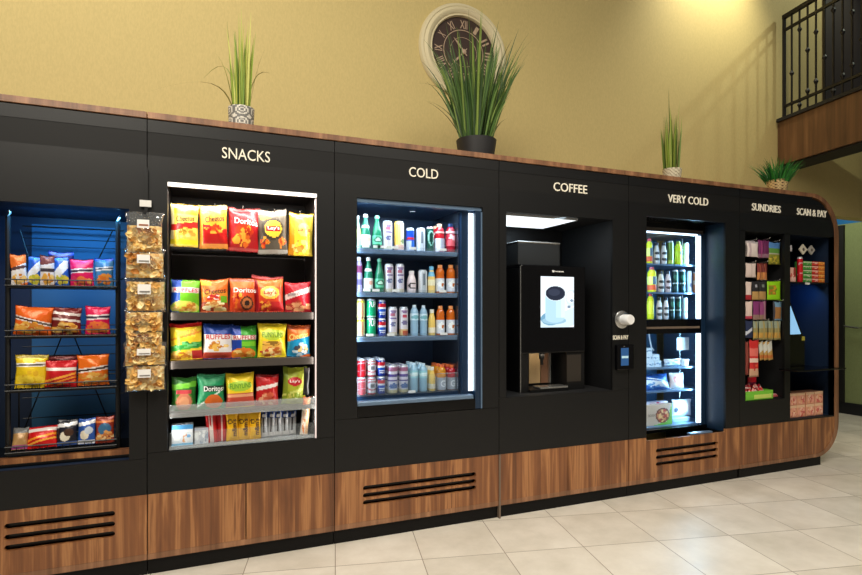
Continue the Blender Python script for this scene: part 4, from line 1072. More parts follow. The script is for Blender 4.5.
# ------------------------------------------------------------------ drinks cooler (COLD)
c3 = thing('drinks_cooler', ((O3[0] + O3[1]) / 2, 0, O3[2]), 'glass door drinks cooler full of cans and bottles under the COLD sign', 'cooler')
fx0, fx1, fz0, fz1 = O3[0] + .002, O3[1] - .002, O3[2] + .002, O3[3] - .002
ixr = 1.565
D3 = .52
m = MB(); m.box(fx0, fx1 - .05, D3, D3 + .012, fz0, fz1); m.build('back_wall', 'fridge_liner', c3)
mbox('side_wall', 'fridge_liner', c3, fx0 - .012, fx0 - .002, .03, D3, fz0, fz1)
mbox('side_wall', 'mirror_liner', c3, ixr, ixr + .012, .075, D3, fz0, fz1)
mbox('jamb', 'fridge_dark', c3, ixr + .013, X(468.4, .05), .05, .09, fz0, fz1 - .022)
mbox('ceiling_panel', 'fridge_dark', c3, fx0, fx1, .05, D3, fz1 - .02, fz1)
mbox('floor_panel', 'fridge_dark', c3, fx0, fx1, .05, D3, fz0, Z(420, 396, .08))
m = MB(); m.box(fx0, fx1, .012, .05, fz1 - .022, fz1); m.build('door_rail', 'fridge_shelf', c3)
zs = Z(420, 397.5, .02)
m = MB(); m.box(fx0, fx1 - .05, .004, .05, fz0, zs - .03); m.build('grille', 'black_gloss', c3)
m = MB(); m.box(fx0, fx1 - .06, .004, .06, zs - .03, zs, bev=.008); m.build('sill', 'fridge_shelf', c3)
mbox('door_frame', 'fridge_dark', c3, X(474.6, .02), fx1, .01, .06, fz0, fz1 - .022)
mbox('door_edge', 'fridge_shelf', c3, X(480.8, .006), X(482, .006), .002, .01, fz0, fz1 - .03)
mbox('led_tube', 'led_cool', c3, X(468.6, .045), X(473.8, .045), .04, .055, zs + .02, fz1 - .035)
mbox('frame_post', 'fridge_shelf', c3, X(474.0, .045), X(476.5, .045), .03, .06, fz0, fz1 - .022)
MB().box(fx0 + .002, ixr + .05, .028, .032, zs + .001, fz1 - .024).build('glass_pane', 'door_glass', c3)
o = area('cooler_light', (X(468, .05), .07, 1.45), 1.2, 8.0, (.52, .78, 1.0)); o.data.shape = 'RECTANGLE'; o.data.size = .03; o.data.size_y = 1.2
o.rotation_euler = (PI / 2, 0, math.radians(75))
o = area('cooler_light', (fx0 + .015, .06, 1.45), 1.2, 2.6, (.72, .87, 1.0)); o.data.shape = 'RECTANGLE'; o.data.size = .03; o.data.size_y = 1.2
o.rotation_euler = (PI / 2, 0, math.radians(-62))
CY3 = .135
area('cooler_light', ((fx0 + ixr) / 2, .06, fz1 - .03), .6, 4.2, (.74, .88, 1.0), ((fx0 + ixr) / 2, .16, 1.2), .02)  # soft fill added at the cooler top to brighten the drinks
ZR = [Z(405, 250.0, .085), Z(405, 292.6, .085), Z(405, 336.2, .085), Z(405, 393.6, .085)]
for zz in ZR[:3]:
    mbox('shelf', 'fridge_shelf', c3, fx0, ixr - .003, .08, .50, zz - .030, zz - .001, bev=.003)
    m = MB(); m.box(fx0, ixr - .003, .074, .078, zz - .02, zz + .018); m.build('shelf_guard', 'clear_acrylic', c3)
for zz, tags in ((ZR[0], (366, 377, 381, 395, 413, 443)), (ZR[1], (367, 376, 396, 443)), (ZR[2], (370, 391, 444)), (ZR[3], (412,))):
    for px in tags:
        MB().box(X(px - 3.5, .07), X(px + 3.5, .07), .070, .0735, zz + .004, zz + .020).build('price_tag', 'tag_white', c3)
mbox('bottom_guard', 'clear_acrylic', c3, fx0, ixr - .003, .074, .078, ZR[3], ZR[3] + .12)
mbox('bottom_guard_edge', 'acrylic_edge', c3, X(437, .076), ixr - .003, .072, .080, ZR[3] + .117, ZR[3] + .122)
mbox('bottom_deck', 'fridge_dark', c3, fx0, ixr, .08, .50, ZR[3] - .03, ZR[3] - .001)
m = MB(); m.tube([(X(404 + 17 * i / 8, .2), .2, Z(404, 206.8, .2) - .025 * math.sin(PI * i / 8)) for i in range(9)], .006, 6); m.build('hang_loop', 'white_plastic', c3, smooth=True)

def drink(kind, style, p0, p1, yt, row, label, g, Y=CY3, n=1, zlist=None):
    zl = (zlist or ZR)[row]; pm = (p0 + p1) / 2
    t = TT(pm, Y); r = (p1 - p0) / 2 * t / F / math.sqrt(1 + ((pm - CX) / F) ** 2) * .985
    h = Z(pm, yt, Y - r * .5) - zl
    x = X(pm, Y)
    if kind == 'bottle': return bottle(style, label, x, Y, zl + .001, r, h, g)
    if n == 2:
        a = can(kind, style, label % 'lower', x, Y, zl + .001, r, h / 2 - .001, g)
        return can(kind, style, label % 'upper', x, Y, zl + .001 + h / 2, r, h / 2 - .001, g)
    return can(kind, style, label, x, Y, zl + .001, r, h, g)
g = 'drinks on the top cooler shelf'
drink('bottle', 'pale_bottle', 354.5, 361, 216, 0, 'pale green bottle cut by the left edge of the top COLD shelf', g)
drink('bottle', 'green_label', 360.5, 370.5, 214, 0, 'green mineral water bottle with white label and cap, top COLD shelf', g)
drink('bottle', 'perrier', 372, 381.8, 215.5, 0, 'green glass sparkling water bottle beside the white labelled one, top COLD shelf', g)
drink('slim', 'tea_purple', 382.6, 392.4, 221, 0, 'tall white and purple iced tea can on the top COLD shelf', g)
drink('slim', 'tea_yellow', 394, 404, 221.5, 0, 'tall yellow iced tea can on the top COLD shelf', g)
drink('slim', 'energy_blue', 405.8, 414.3, 228, 0, 'slim blue and silver energy drink can on the top COLD shelf', g)
drink('slim', 'white_can', 416, 425.3, 228, 0, 'plain white drink can on the top COLD shelf', g)
drink('slim', 'green_dark', 426.2, 433.8, 227, 0, 'dark green drink can with pink lid on the top COLD shelf', g)
drink('bottle', 'red_juice', 434.6, 444.4, 224, 0, 'red juice bottle with orange cap on the top COLD shelf', g)
drink('bottle', 'red_juice', 431.0, 440.0, 226, 0, 'red juice bottle standing behind the dark green can, top COLD shelf', g, Y=.24)
drink('bottle', 'crimson_juice', 445.4, 455.4, 224, 0, 'crimson juice bottle with dark blue cap on the top COLD shelf', g)
g = 'drinks on the second cooler shelf'
drink('bottle', 'purple_bottle', 355.5, 362.5, 257, 1, 'purple bottle cut by the left edge of the second COLD shelf', g)
drink('bottle', 'green_label', 363.8, 373, 257.5, 1, 'green mineral water bottle with white label, second COLD shelf', g)
drink('bottle', 'perrier', 374.6, 384, 258.5, 1, 'green glass sparkling water bottle on the second COLD shelf', g)
drink('slim', 'tea_purple', 384.4, 393.4, 264, 1, 'left one of the two white and purple tea cans, second COLD shelf', g)
drink('slim', 'tea_purple', 395.2, 404.2, 264, 1, 'right one of the two white and purple tea cans, second COLD shelf', g)
drink('bottle', 'milk_c', 407, 416, 271, 1, 'small cream coloured bottle with black curved mark, second COLD shelf', g)
drink('slim', 'white_can', 418, 427.2, 270, 1, 'white drink can on the second COLD shelf', g)
drink('bottle', 'juice_blue', 427.6, 435.2, 266.5, 1, 'yellow juice bottle with blue cap on the second COLD shelf', g)
drink('bottle', 'orange_sport', 435.4, 444.4, 265, 1, 'left one of the two orange sports drinks, second COLD shelf', g)
drink('bottle', 'orange_sport', 446, 455.2, 265, 1, 'right one of the two orange sports drinks, second COLD shelf', g)
g = 'drinks on the third cooler shelf'
drink('can', 'citrus', 355.5, 365, 299, 2, 'pale yellow green soda can, %s of its stack on the third COLD shelf', g, n=2)
drink('can', 'seven', 366.4, 376, 299, 2, 'bright green lemon soda can, %s of its stack on the third COLD shelf', g, n=2)
drink('can', 'pepsi', 377.2, 386, 300, 2, 'blue cola can, %s of its stack on the third COLD shelf', g, n=2)
drink('slim', 'tea_purple', 387.6, 397.2, 307, 2, 'white and purple tea can on the third COLD shelf', g)
drink('slim', 'tea_orange', 399, 408, 307, 2, 'white tea can with orange base on the third COLD shelf', g)
drink('bottle', 'water_clear', 410, 418.5, 305, 2, 'clear water bottle next to the orange based tea can, third COLD shelf', g)
drink('bottle', 'water_clear', 419.4, 427.4, 305.5, 2, 'clear water bottle next to the small yellow juice, third COLD shelf', g)
drink('bottle', 'yellow_juice', 428.2, 435.4, 309.5, 2, 'small yellow juice bottle on the third COLD shelf', g)
drink('bottle', 'orange_sport', 435.8, 444.6, 306, 2, 'left one of the two orange sports drinks, third COLD shelf', g)
drink('bottle', 'orange_sport', 446, 455, 306, 2, 'right one of the two orange sports drinks, third COLD shelf', g)
g = 'drinks in the bottom of the cooler'
LANES = [('can', 'cola_red', 357, 366, 359, 'red cola can', 2), ('can', 'cola_white', 367.4, 375.8, 359, 'white and red cola can', 2), ('can', 'pepsi', 376.8, 385.2, 358.5, 'blue cola can', 2),
         ('slim', 'tea_band', 387.2, 397.6, 365, 'white tea can with purple band, left lane', 1), ('slim', 'tea_band', 398.8, 408.2, 365, 'white tea can with purple band, right lane', 1),
         ('bottle', 'water_teal', 409.6, 418, 363, 'teal labelled water bottle, left of the pair', 1), ('bottle', 'water_teal', 419, 427.4, 363.5, 'teal labelled water bottle, right of the pair', 1),
         ('bottle', 'yellow_juice', 428.2, 435.4, 367, 'yellow juice bottle', 1), ('bottle', 'orange_g', 436.6, 446, 364.5, 'amber sports drink with white G', 1), ('bottle', 'red_g', 447, 455.6, 365, 'red sports drink with white G', 1)]
for kind, sty, p0, p1, yt, tx, n in LANES:
    pm = (p0 + p1) / 2; t = TT(pm, CY3); r = (p1 - p0) / 2 * t / F * .98; x = X(pm, CY3)
    h = Z(pm, yt, CY3 - r * .5) - ZR[3]
    for dpt in range(3):
        y = CY3 + dpt * (2 * r + .004)
        where = ('front row', 'second row back', 'third row back')[dpt]
        for q in range(n):
            lb = '%s, %s on the COLD floor' % (tx, where)
            if n == 2: lb = '%s %s, %s on the COLD floor' % (('lower', 'upper')[q], tx, where)
            if kind == 'bottle': bottle(sty, lb, x, y, ZR[3] + .001, r, h, g)
            else: can(kind, sty, lb, x, y, ZR[3] + .001 + q * h / n, r, h / n - .001, g)

# ------------------------------------------------------------------ coffee bay
lp = thing('recess_lamp', ((X(506, .1) + X(560, .2)) / 2, .25, O4[3] - .03), 'white rectangular light panel under the top of the coffee recess', 'lamp')
MB().box(1.90, 2.50, .035, .48, O4[3] - .016, O4[3] - .002).build('diffuser', 'led_panel', lp)
MB().box(1.90, 2.50, .027, .034, O4[3] - .018, O4[3] - .002).build('lamp_frame', 'steel', lp)
area('coffee_light', (2.2, .25, O4[3] - .03), .5, 2.8, (.66, .85, 1.0), (2.35, .25, 1.0), .4)
MY = .12
mx0, mx1 = X(521.3, MY), X(585.6, MY)
mz0, mz1, mzd = O4[2] + .001, Z(521.3, 264.5, MY), Z(550, 353, MY)
cm = thing('coffee_machine', ((mx0 + mx1) / 2, .3, mz0), 'black coffee machine with lit cup picture on its screen', 'coffee machine')
MB().box(mx0, mx1, MY, .55, mzd, mz1, bev=.008).build('upper_body', 'black_gloss', cm)
m = MB(); m.box(mx0, mx1, .30, .55, mz0, mzd - .001); m.box(mx0, mx0 + .07, MY + .015, .30, mz0, mzd - .001); m.box(mx1 - .16, mx1, MY + .015, .30, mz0, mzd - .001)
m.build('lower_body', 'black_metal', cm)
MB().box(mx0 - .006, mx0 - .001, MY + .002, MY + .012, mz0, mz1 - .01).build('side_trim', 'steel', cm)
MB().box(mx0 - .004, mx0 - .001, MY + .02, .55, mz0, mz1 - .02).build('side_panel', 'black_metal', cm)
mbox('base', 'black_metal', cm, mx0 + .072, mx1 - .162, MY - .01, .299, mz0, mz0 + .02)
mbox('drip_tray', 'steel', cm, X(539, MY), X(566.5, MY), MY - .02, .20, mz0 + .0205, mz0 + .036, bev=.004)
mbox('lit_backplate', ink((160, 134, 96)), cm, X(541.5, MY), X(553, MY), .285, .297, mz0 + .04, mzd - .004)
mbox('brown_plate', ink((110, 78, 58)), cm, X(553.5, MY), X(560.5, MY), .28, .297, mz0 + .04, mzd - .004)
mbox('plate_edge', 'steel', cm, X(560.6, MY), X(562, MY), .26, .297, mz0 + .04, mzd - .004)
m = MB(); xx = X(548, MY); m.lathe([(.018, -.05), (.022, 0)], 12, (xx, .2, mzd - .002)); m.lathe([(.010, -.09), (.012, -.05)], 12, (xx + .0, .2, mzd - .002)); m.build('spout', 'black_metal', cm, smooth=True)
area('spout_light', (X(548, MY), .2, mzd - .012), .05, .4, (1, .86, .64), (X(548, MY), .27, mz0), .05)
mbox('label_plate', ink((46, 40, 34)), cm, X(568, MY), X(582, MY), MY + .012, MY + .0145, mz0 + .06, mzd - .02)
# bean hopper
hx0, hx1, hz1 = X(512, .3), X(556, .3), Z(530, 242.5, .22)
m = MB(); m.box(mx0 + .0, X(560, .16), .16, .52, mz1 + .001, hz1 - .012, bev=.006); m.build('bean_hopper', ink((34, 36, 38)), cm)
m = MB(); m.box(mx0 - .006, X(560, .155) + .004, .155, .525, hz1 - .012, hz1, bev=.004); m.build('hopper_lid', 'steel', cm)
# screen picture: a cup of coffee
sxa, sxb, sza, szb = X(540.4, MY), X(573.6, MY), Z(540.4, 327.5, MY), Z(540.4, 276.2, MY)
MB().box(sxa - .004, sxb + .004, MY - .003, MY + .002, sza - .004, szb + .004).build('screen_bezel', 'black_gloss', cm)
cl = [(232, 240, 246), ('band', -.1, .25, (206, 226, 238), .3), ('ell', .30, .17, .30, .13, (112, 160, 188)), ('ell', .40, .13, .36, .07, (150, 190, 210)),
      ('ell', .92, .58, .17, .17, (206, 222, 232)), ('ell', .90, .60, .12, .12, (238, 244, 248)), ('box', .80, .90, .38, .43, (120, 140, 160)), ('side', .84, .90, (150, 170, 190), .5) if False else ('ell', .93, .53, .05, .03, (130, 150, 170)),
      ('ell', .43, .19, .29, .10, (176, 212, 234)), ('box', .13, .73, .19, .66, (176, 212, 236)), ('box', .45, .73, .19, .66, (194, 224, 242)), ('box', .60, .73, .19, .66, (212, 234, 246)),
      ('ell', .44, .685, .325, .165, (226, 238, 246)), ('ell', .44, .67, .295, .14, (36, 42, 58)), ('ell', .40, .69, .18, .07, (52, 58, 76))]
nu, nv = 66, 100
bm = bmesh.new(); cols = []; rr = random.Random(1)
gq = [[bm.verts.new((sxa + (sxb - sxa) * i / nu, MY - .0035, sza + (szb - sza) * j / nv)) for i in range(nu + 1)] for j in range(nv + 1)]
for j in range(nv):
    for i in range(nu): bm.faces.new((gq[j][i], gq[j][i + 1], gq[j + 1][i + 1], gq[j + 1][i])); cols.append(patt(cl, (i + .5) / nu, (j + .5) / nv, rr))
bmesh.ops.translate(bm, vec=-cm.location, verts=bm.verts)
me = bpy.data.meshes.new('screen'); bm.to_mesh(me); bm.free(); paint(me, cols); link('screen', me, 'lit_screen', cm)
m = MB(); z_ = Z(552, 272.2, MY); m.box(X(552.2, MY), X(554.4, MY), MY - .002, MY, z_, z_ + .014)
for k in range(5): m.box(X(555.4 + k * 1.7, MY), X(556.6 + k * 1.7, MY), MY - .002, MY, z_ + .002, z_ + .010)
m.build('maker_mark', 'tag_white', cm)
# lid dispenser and card reader on the pillar
kx, kz = X(621, 0), Z(622, 319.5)
kn = thing('round_dispenser', (kx, 0, kz), 'white round push dispenser with grey ring on the pillar above SCAN & PAY', 'dispenser')
m = MB(); m.lathe([(.058, 0), (.066, .006), (.066, .014), (.052, .022), (0, .022)], 32, (kx, 0, kz), 'y'); m.build('ring', 'steel', kn, smooth=True)
m = MB(); m.lathe([(.036, .022), (.038, .03), (.038, .095), (.033, .104), (0, .104)], 32, (kx, 0, kz), 'y'); m.build('white_barrel', 'white_plastic', kn, smooth=True)
cx0, cx1, cz0, cz1 = X(614.5), X(631.5), Z(623, 369.5), Z(623, 344.5)
cr = thing('card_reader', ((cx0 + cx1) / 2, 0, cz0), 'black card reader with blue lit screen below the round dispenser', 'card reader')
MB().box(cx0, cx1, -.03, 0, cz0, cz1, bev=.006).build('reader_body', 'black_gloss', cr)
a_, b_, c_, d_ = X(621, -.03), X(628.4, -.03), Z(625, 365.5, -.03), Z(625, 348, -.03)
MB().box(a_, b_, -.0325, -.0295, c_, d_).build('reader_screen', 'glass_blue_tablet', cr)
MB().box(a_ + .004, b_ - .004, -.034, -.0326, c_ + (d_ - c_) * .42, c_ + (d_ - c_) * .55).build('screen_bar', ink((190, 230, 250)), cr)
MB().ball(((a_ + b_) / 2 - .004, -.031, d_ + .012), .004).build('sensor', 'steel', cr)

# ------------------------------------------------------------------ freezer (VERY COLD)
FY = .20
c5 = thing('freezer', ((O5[0] + O5[1]) / 2, FY, O5[2]), 'tall two door glass freezer glowing blue under the VERY COLD sign', 'freezer')
qx0 = O5[0] + .002
lx0, lx1 = X(697.6, FY), X(701.0, FY)
qx1 = O5[1] - .002
ZT = lambda px, py, Y=FY: Z(px, py, Y)
fzT = O5[3] - .002; fzB = O5[2] + .002
D5 = .74
mbox('back_wall', 'freezer_liner', c5, qx0, qx1, D5, D5 + .012, fzB, fzT)
mbox('side_wall', 'fridge_liner', c5, qx0 - .013, qx0 - .003, FY, D5, fzB, fzT)
iw = X(699.5, .33)
mbox('side_wall', 'fridge_shelf', c5, iw, iw + .012, FY + .03, D5, fzB, fzT)
z_u1 = ZT(672, 233.5); z_u0 = ZT(672, 319.5); z_l1 = ZT(672, 333.5); z_l0 = ZT(672, 426)
mbox('top_panel', 'black_gloss', c5, qx0, qx1, FY, FY + .03, z_u1 + .02, fzT)
mbox('top_trim', 'shelf_steel', c5, qx0, lx1 + .02, FY - .006, FY - .001, z_u1 + .008, z_u1 + .04)
mbox('ceiling_panel', ink((150, 120, 100)), c5, qx0, iw, FY + .03, D5, z_u1 + .02, z_u1 + .03)
mbox('mid_rail', 'black_gloss', c5, qx0, lx1, FY, FY + .03, z_l1, z_u0)
mbox('mid_deck', 'fridge_dark', c5, qx0, iw, FY + .03, D5, z_l1 + .005, z_u0 - .005)
mbox('rail_trim', 'grey_edge', c5, qx0, lx1 - .02, FY - .004, FY - .001, z_l1 + (z_u0 - z_l1) * .35, z_l1 + (z_u0 - z_l1) * .5)
mbox('plinth', 'black_gloss', c5, qx0, qx1, FY - .02, FY + .03, fzB, z_l0 - .012)
mbox('bottom_deck', 'fridge_shelf', c5, qx0, iw, FY + .03, D5, z_l0 - .03, z_l0 - .002)
mbox('sill', 'fridge_shelf', c5, X(690, .02), X(712, .02), .015, .05, fzB, fzB + .012)
mbox('door_frame', 'fridge_dark', c5, lx1 + .001, iw + .012, FY, FY + .03, z_l0 - .012, z_u1 + .02)
for a, c in ((z_u0, z_u1), (z_l0, z_l1)):
    mbox('led_tube', 'led_cool', c5, lx0, lx1, FY + .002, FY + .02, a + .004, c - .004)
    mbox('glass_pane', 'door_glass', c5, qx0, lx0 - .002, FY + .006, FY + .012, a + .001, c - .001)
mbox('led_tube', 'led_cool', c5, qx0, lx0, FY + .002, FY + .02, z_u1 - .004, z_u1 + .012)
for a, c in ((z_u0, z_u1), (z_l0, z_l1)):
    zc, hh = (a + c) / 2, (c - a) * .94
    o = area('freezer_light', (lx0 - .006, FY + .03, zc), .03, 6.5 if a == z_u0 else 6.5, (.36, .72, 1.0)); o.data.shape = 'RECTANGLE'; o.data.size = .03; o.data.size_y = hh; o.rotation_euler = (PI / 2, 0, math.radians(70))
    o = area('freezer_light', (qx0 + .012, FY + .03, zc), .03, 4, (.5, .8, 1.0)); o.data.shape = 'RECTANGLE'; o.data.size = .03; o.data.size_y = hh; o.rotation_euler = (PI / 2, 0, math.radians(-60))
m = MB()
for k in range(34):
    zz = z_l0 + .04 + k * .05
    if z_l1 - .02 < zz < z_u0 + .02: continue
    m.box(iw - .012, iw - .001, .375, .425, zz + .004, zz + .020)
m.build('shelf_ladder', 'fridge_shelf', c5)
PY = .31
SHF = [Z(670, 264.0, PY - .05), Z(670, 292.3, PY - .05), Z(670, 317.2, PY - .05)]
SHL = [Z(670, 367.3, PY - .05), Z(670, 390.2, PY - .05), z_l0]
for zz in SHF[:2] + SHL[:2]:
    m = MB(); m.box(qx0, iw - .03, PY - .055, PY - .048, zz - .014, zz - .001); m.box(qx0, iw - .03, PY - .048, D5 - .02, zz - .008, zz - .001)
    m.build('shelf', 'fridge_shelf', c5)
m = MB(); m.tube([(X(689, PY), PY + .1, z_l0), (X(689, PY), PY + .1, z_l1)], .004, 6); m.tube([(X(691.5, PY), PY + .1, z_u0), (X(691.5, PY), PY + .1, z_u1)], .004, 6); m.build('shelf_post', 'steel', c5)
g = 'drinks on the top freezer shelf'
ZL = [SHF[0], SHF[1], z_u0 + .001]
def fd(kind, style, p0, p1, yt, row, label, g): return drink(kind, style, p0, p1, yt, row, label, g, Y=PY, zlist=ZL)
fd('bottle', 'yellow_red', 646, 652.6, 238.5, 0, 'yellow bottle with pink cap on the top VERY COLD shelf', g)
fd('bottle', 'coffee_white', 653.2, 659.6, 242.5, 0, 'left one of the two pale dark-capped bottles, top VERY COLD shelf', g)
fd('bottle', 'coffee_white', 660.4, 666.8, 242.5, 0, 'right one of the two pale dark-capped bottles, top VERY COLD shelf', g)
fd('slim', 'lime_can', 667.2, 673.4, 241, 0, 'olive green and white can on the top VERY COLD shelf', g)
fd('bottle', 'lime_drink', 674.2, 682, 241.5, 0, 'lime yellow bottle on the top VERY COLD shelf', g)
fd('slim', 'ice_can', 682.6, 689, 243, 0, 'pale ice blue can on the top VERY COLD shelf', g)
g = 'drinks on the second freezer shelf'
fd('bottle', 'yellow_red', 647, 656.4, 267, 1, 'large yellow bottle with red cap and base, second VERY COLD shelf', g)
fd('bottle', 'coffee_white', 657.2, 664, 271, 1, 'pale bottle with dark cap beside the large yellow one, second VERY COLD shelf', g)
fd('bottle', 'coffee_pink', 664.8, 671, 271, 1, 'pinkish pale bottle with dark cap, second VERY COLD shelf', g)
fd('slim', 'green_black', 671.8, 678.2, 270, 1, 'left one of the two dark green cans, second VERY COLD shelf', g)
fd('slim', 'green_black', 679, 685.6, 270, 1, 'right one of the two dark green cans, second VERY COLD shelf', g)
fd('slim', 'ice_can', 686.4, 692, 271, 1, 'pale ice blue can on the second VERY COLD shelf', g)
fd('slim', 'orange_strip', 692.8, 696.2, 272, 1, 'narrow peach can at the right end of the second VERY COLD shelf', g)
g = 'drinks on the third freezer shelf'
fd('bottle', 'yellow_tall', 646.8, 654, 293.5, 2, 'yellow bottle with red cap on the third VERY COLD shelf', g)
fd('bottle', 'coffee_white', 655.8, 662, 297.5, 2, 'left one of the two pale dark-capped bottles, third VERY COLD shelf', g)
fd('bottle', 'coffee_white', 662.8, 668.6, 297.5, 2, 'right one of the two pale dark-capped bottles, third VERY COLD shelf', g)
fd('slim', 'green_black', 669.2, 674.6, 297, 2, 'left one of the two dark green cans, third VERY COLD shelf', g)
fd('slim', 'green_black', 675.2, 681, 297, 2, 'right one of the two dark green cans, third VERY COLD shelf', g)
fd('slim', 'ice_can', 681.8, 687.8, 298, 2, 'pale ice blue can on the third VERY COLD shelf', g)
# frozen food
gz = 'white ice cream tubs piled in the freezer'
WB = [(214, 226, 236), ('band', .4, .6, (150, 180, 206)), ('speck', .5, .5, .4, .2, [(236, 240, 246), (120, 150, 180)], .5)]
def fcar(label, p0, p1, yt, z0, layers, Y=PY, dep=.12, name='frozen_carton', cat='frozen food', grp=None, texts=(), h=None):
    zt = Z((p0 + p1) / 2, yt, Y)
    return carton(name, label, cat, X(p0, Y), X(p1, Y), Y, Y + dep, z0, z0 + h if h else zt, layers, texts, group=grp)
z1_, z2_, z3_ = [SHL[0] + (Z(652, y, PY) - SHL[0]) for y in (361, 354.5, 348)]
fcar('white frozen carton at the left, bottom of the pile on the upper frozen shelf', 646.5, 654, 361, SHL[0], WB, grp=gz)
fcar('white frozen carton on the right of the pile bottom, upper frozen shelf', 654.3, 661.5, 361, SHL[0], WB, grp=gz)
fcar('white frozen carton in the middle layer of the pile, at its left', 646.5, 652.6, 354.5, z1_ + .001, WB, grp=gz)
fcar('white frozen carton in the middle layer of the pile, at its right', 653, 659.5, 354.5, z1_ + .001, WB, grp=gz)
fcar('white frozen carton lying on top of the pile on the upper frozen shelf', 646.5, 652.2, 348, z2_ + .001, WB, grp=gz)
px_bag('frozen_pouch', 'white frozen pouch lying flat in the middle of the upper frozen shelf', 'frozen food', 664.5, 680.5, 358.5, 366, PY + .02, [(222, 232, 238), ('speck', .5, .5, .4, .3, [(240, 244, 248), (140, 170, 190)], .5)], zbase=SHL[0], d=.05)
o = MB(); xx = X(684.5, PY); o.lathe([(.028, 0), (.034, .05), (.036, .052), (.036, .058), (0, .060)], 20, (xx, PY, SHL[0]))
tag(o.build('paper_cup', 'white_plastic', None, origin=(xx, PY, SHL[0]), smooth=True), 'small white tub at the right end of the upper frozen shelf', 'tub')
tag(MB().box(X(677, PY + .05), X(689, PY + .05), PY + .05, PY + .054, Z(683, 350, PY + .05), Z(683, 337.5, PY + .05)).build('hanging_card', 'tag_white', None, origin=(X(683, PY + .05), PY + .05, Z(683, 350, PY + .05))), 'pale blank card hanging in the lower freezer compartment', 'card')
m = MB(); m.tube([(X(656, PY), PY + .08, z_l1), (X(657, PY), PY + .08, Z(657, 340, PY)), (X(658.5, PY), PY + .08, Z(658, 348, PY)), (X(661, PY), PY + .08, Z(661, 351, PY))], .006, 6)
tag(m.build('plastic_strap', 'white_plastic', None, origin=(X(656, PY), PY + .08, z_l1), smooth=True), 'white strap hanging from the top of the lower freezer compartment', 'strap')
px_bag('frozen_pouch', 'blue and white frozen bag on the lower frozen shelf, at its left', 'frozen food', 646.5, 669, 373.5, 390, PY, [(40, 100, 180), ('band', .2, .5, (226, 234, 244), -.3), ('band', .55, .62, (220, 230, 244), -.4), ('speck', .3, .25, .2, .2, [(230, 236, 244), (110, 160, 210)], .6)], zbase=SHL[1], d=.09, lean=.25)
px_bag('frozen_pouch', 'cream and pink frozen bag on the lower frozen shelf, at its right', 'frozen food', 669.5, 684, 372.5, 390, PY + .01, [(240, 222, 210), ('ell', .45, .55, .3, .26, (226, 150, 140)), ('ell', .45, .55, .18, .14, (244, 214, 200))], zbase=SHL[1], d=.06, lean=.08)
PZ = z_l0 - .001
fcar('tan pizza carton with round pizza picture and green corner in the freezer bottom', 646.5, 672.3, 404.5, PZ, [(206, 180, 156), ('band', -.4, .24, (110, 170, 50), .0) if False else ('box', 0, 0, 0, 0, (0, 0, 0)), ('side', .86, 1.3, (120, 176, 60), .25), ('band', -1, .08, (120, 190, 60), .3), ('ell', .62, .47, .27, .36, (120, 64, 40)), ('ell', .62, .47, .22, .29, (206, 130, 80)), ('speck', .62, .47, .2, .26, [(196, 60, 40), (236, 190, 120), (150, 70, 40), (226, 150, 80)], .9)], Y=PY - .045, dep=.04, name='pizza_carton', texts=[('DIGIORNO', .06, .36, .44, .56, (120, 100, 90))])
fcar('pink and white frozen carton behind the pizza carton', 650, 668, 401.8, PZ, [(236, 214, 220), ('band', .84, .94, (206, 70, 110)), ('speck', .5, .9, .4, .07, [(240, 236, 240), (200, 60, 100)], .6)], Y=PY + .02, dep=.05)
fcar('pale grey carton under the white frozen bag in the freezer bottom', 672.8, 690, 417.5, PZ, [(150, 176, 196), ('band', .8, 1, (196, 214, 226))], Y=PY, dep=.14)
px_bag('frozen_pouch', 'white frozen bag lying on the pale grey carton in the freezer bottom', 'frozen food', 672.5, 690, 399, 417.5, PY + .045, [(236, 238, 242), ('speck', .3, .45, .25, .3, [(90, 100, 120), (236, 238, 242), (190, 200, 214)], .5), ('ell', .6, .55, .2, .22, (246, 240, 240))], d=.07, zbase=Z(681, 417.5, PY) + .001)

# ------------------------------------------------------------------ sundries on hooks
SY = .05
hk = MB()
def sund(label, p0, p1, yt, yb, layers, dy=0.0, grp='hanging sundry packs', name='sundry_pack', **k):
    px_bag(name, label, 'pack', p0, p1, yt, yb, SY + dy, layers, d=.018, nu=12, nv=18, mat='printed_card', group=grp, **k)
def card(c, *l): return [c] + list(l)
WP = card((226, 212, 208), ('side', .2, .32, (190, 170, 176)), ('side', .55, .62, (206, 190, 190)), ('band', .9, 1, (190, 180, 184)))
sund('white sundry pack, frontmost of the fan at the top left hook', 747, 758, 241.5, 257, WP, -.03)
sund('white sundry pack half hidden behind the front one on the top left hook', 745.3, 755, 240.5, 256.5, WP, .0)
sund('purple sundry pack next to the white packs in the top row', 758, 764, 240, 258, card((120, 40, 96), ('band', 0, .2, (150, 110, 130)), ('side', .4, .6, (160, 70, 120))), -.01)
sund('purple sundry pack next to the landscape pack in the top row', 763.5, 769, 240, 258, card((104, 34, 84), ('band', 0, .2, (150, 110, 130))), .0)
sund('tall pack with blue and green landscape at the top right hook', 768.5, 780, 242, 264.5, card((130, 130, 40), ('band', .72, 1, (80, 130, 190)), ('band', .52, .72, (90, 140, 60)), ('band', .44, .52, (170, 170, 150)), ('speck', .5, .2, .4, .16, [(160, 150, 40), (110, 110, 40), (190, 170, 60)], .8)), .0)
sund('white sundry pack with pinkish cast on the second row hook', 745.3, 756, 263, 277.5, card((226, 206, 198), ('side', .5, .6, (206, 184, 178))), -.02)
sund('red and orange pack on the left of the second row pair', 757, 762, 263, 280, card((130, 50, 44), ('band', 0, .45, (206, 140, 80)), ('side', .4, .6, (160, 90, 70))), -.01)
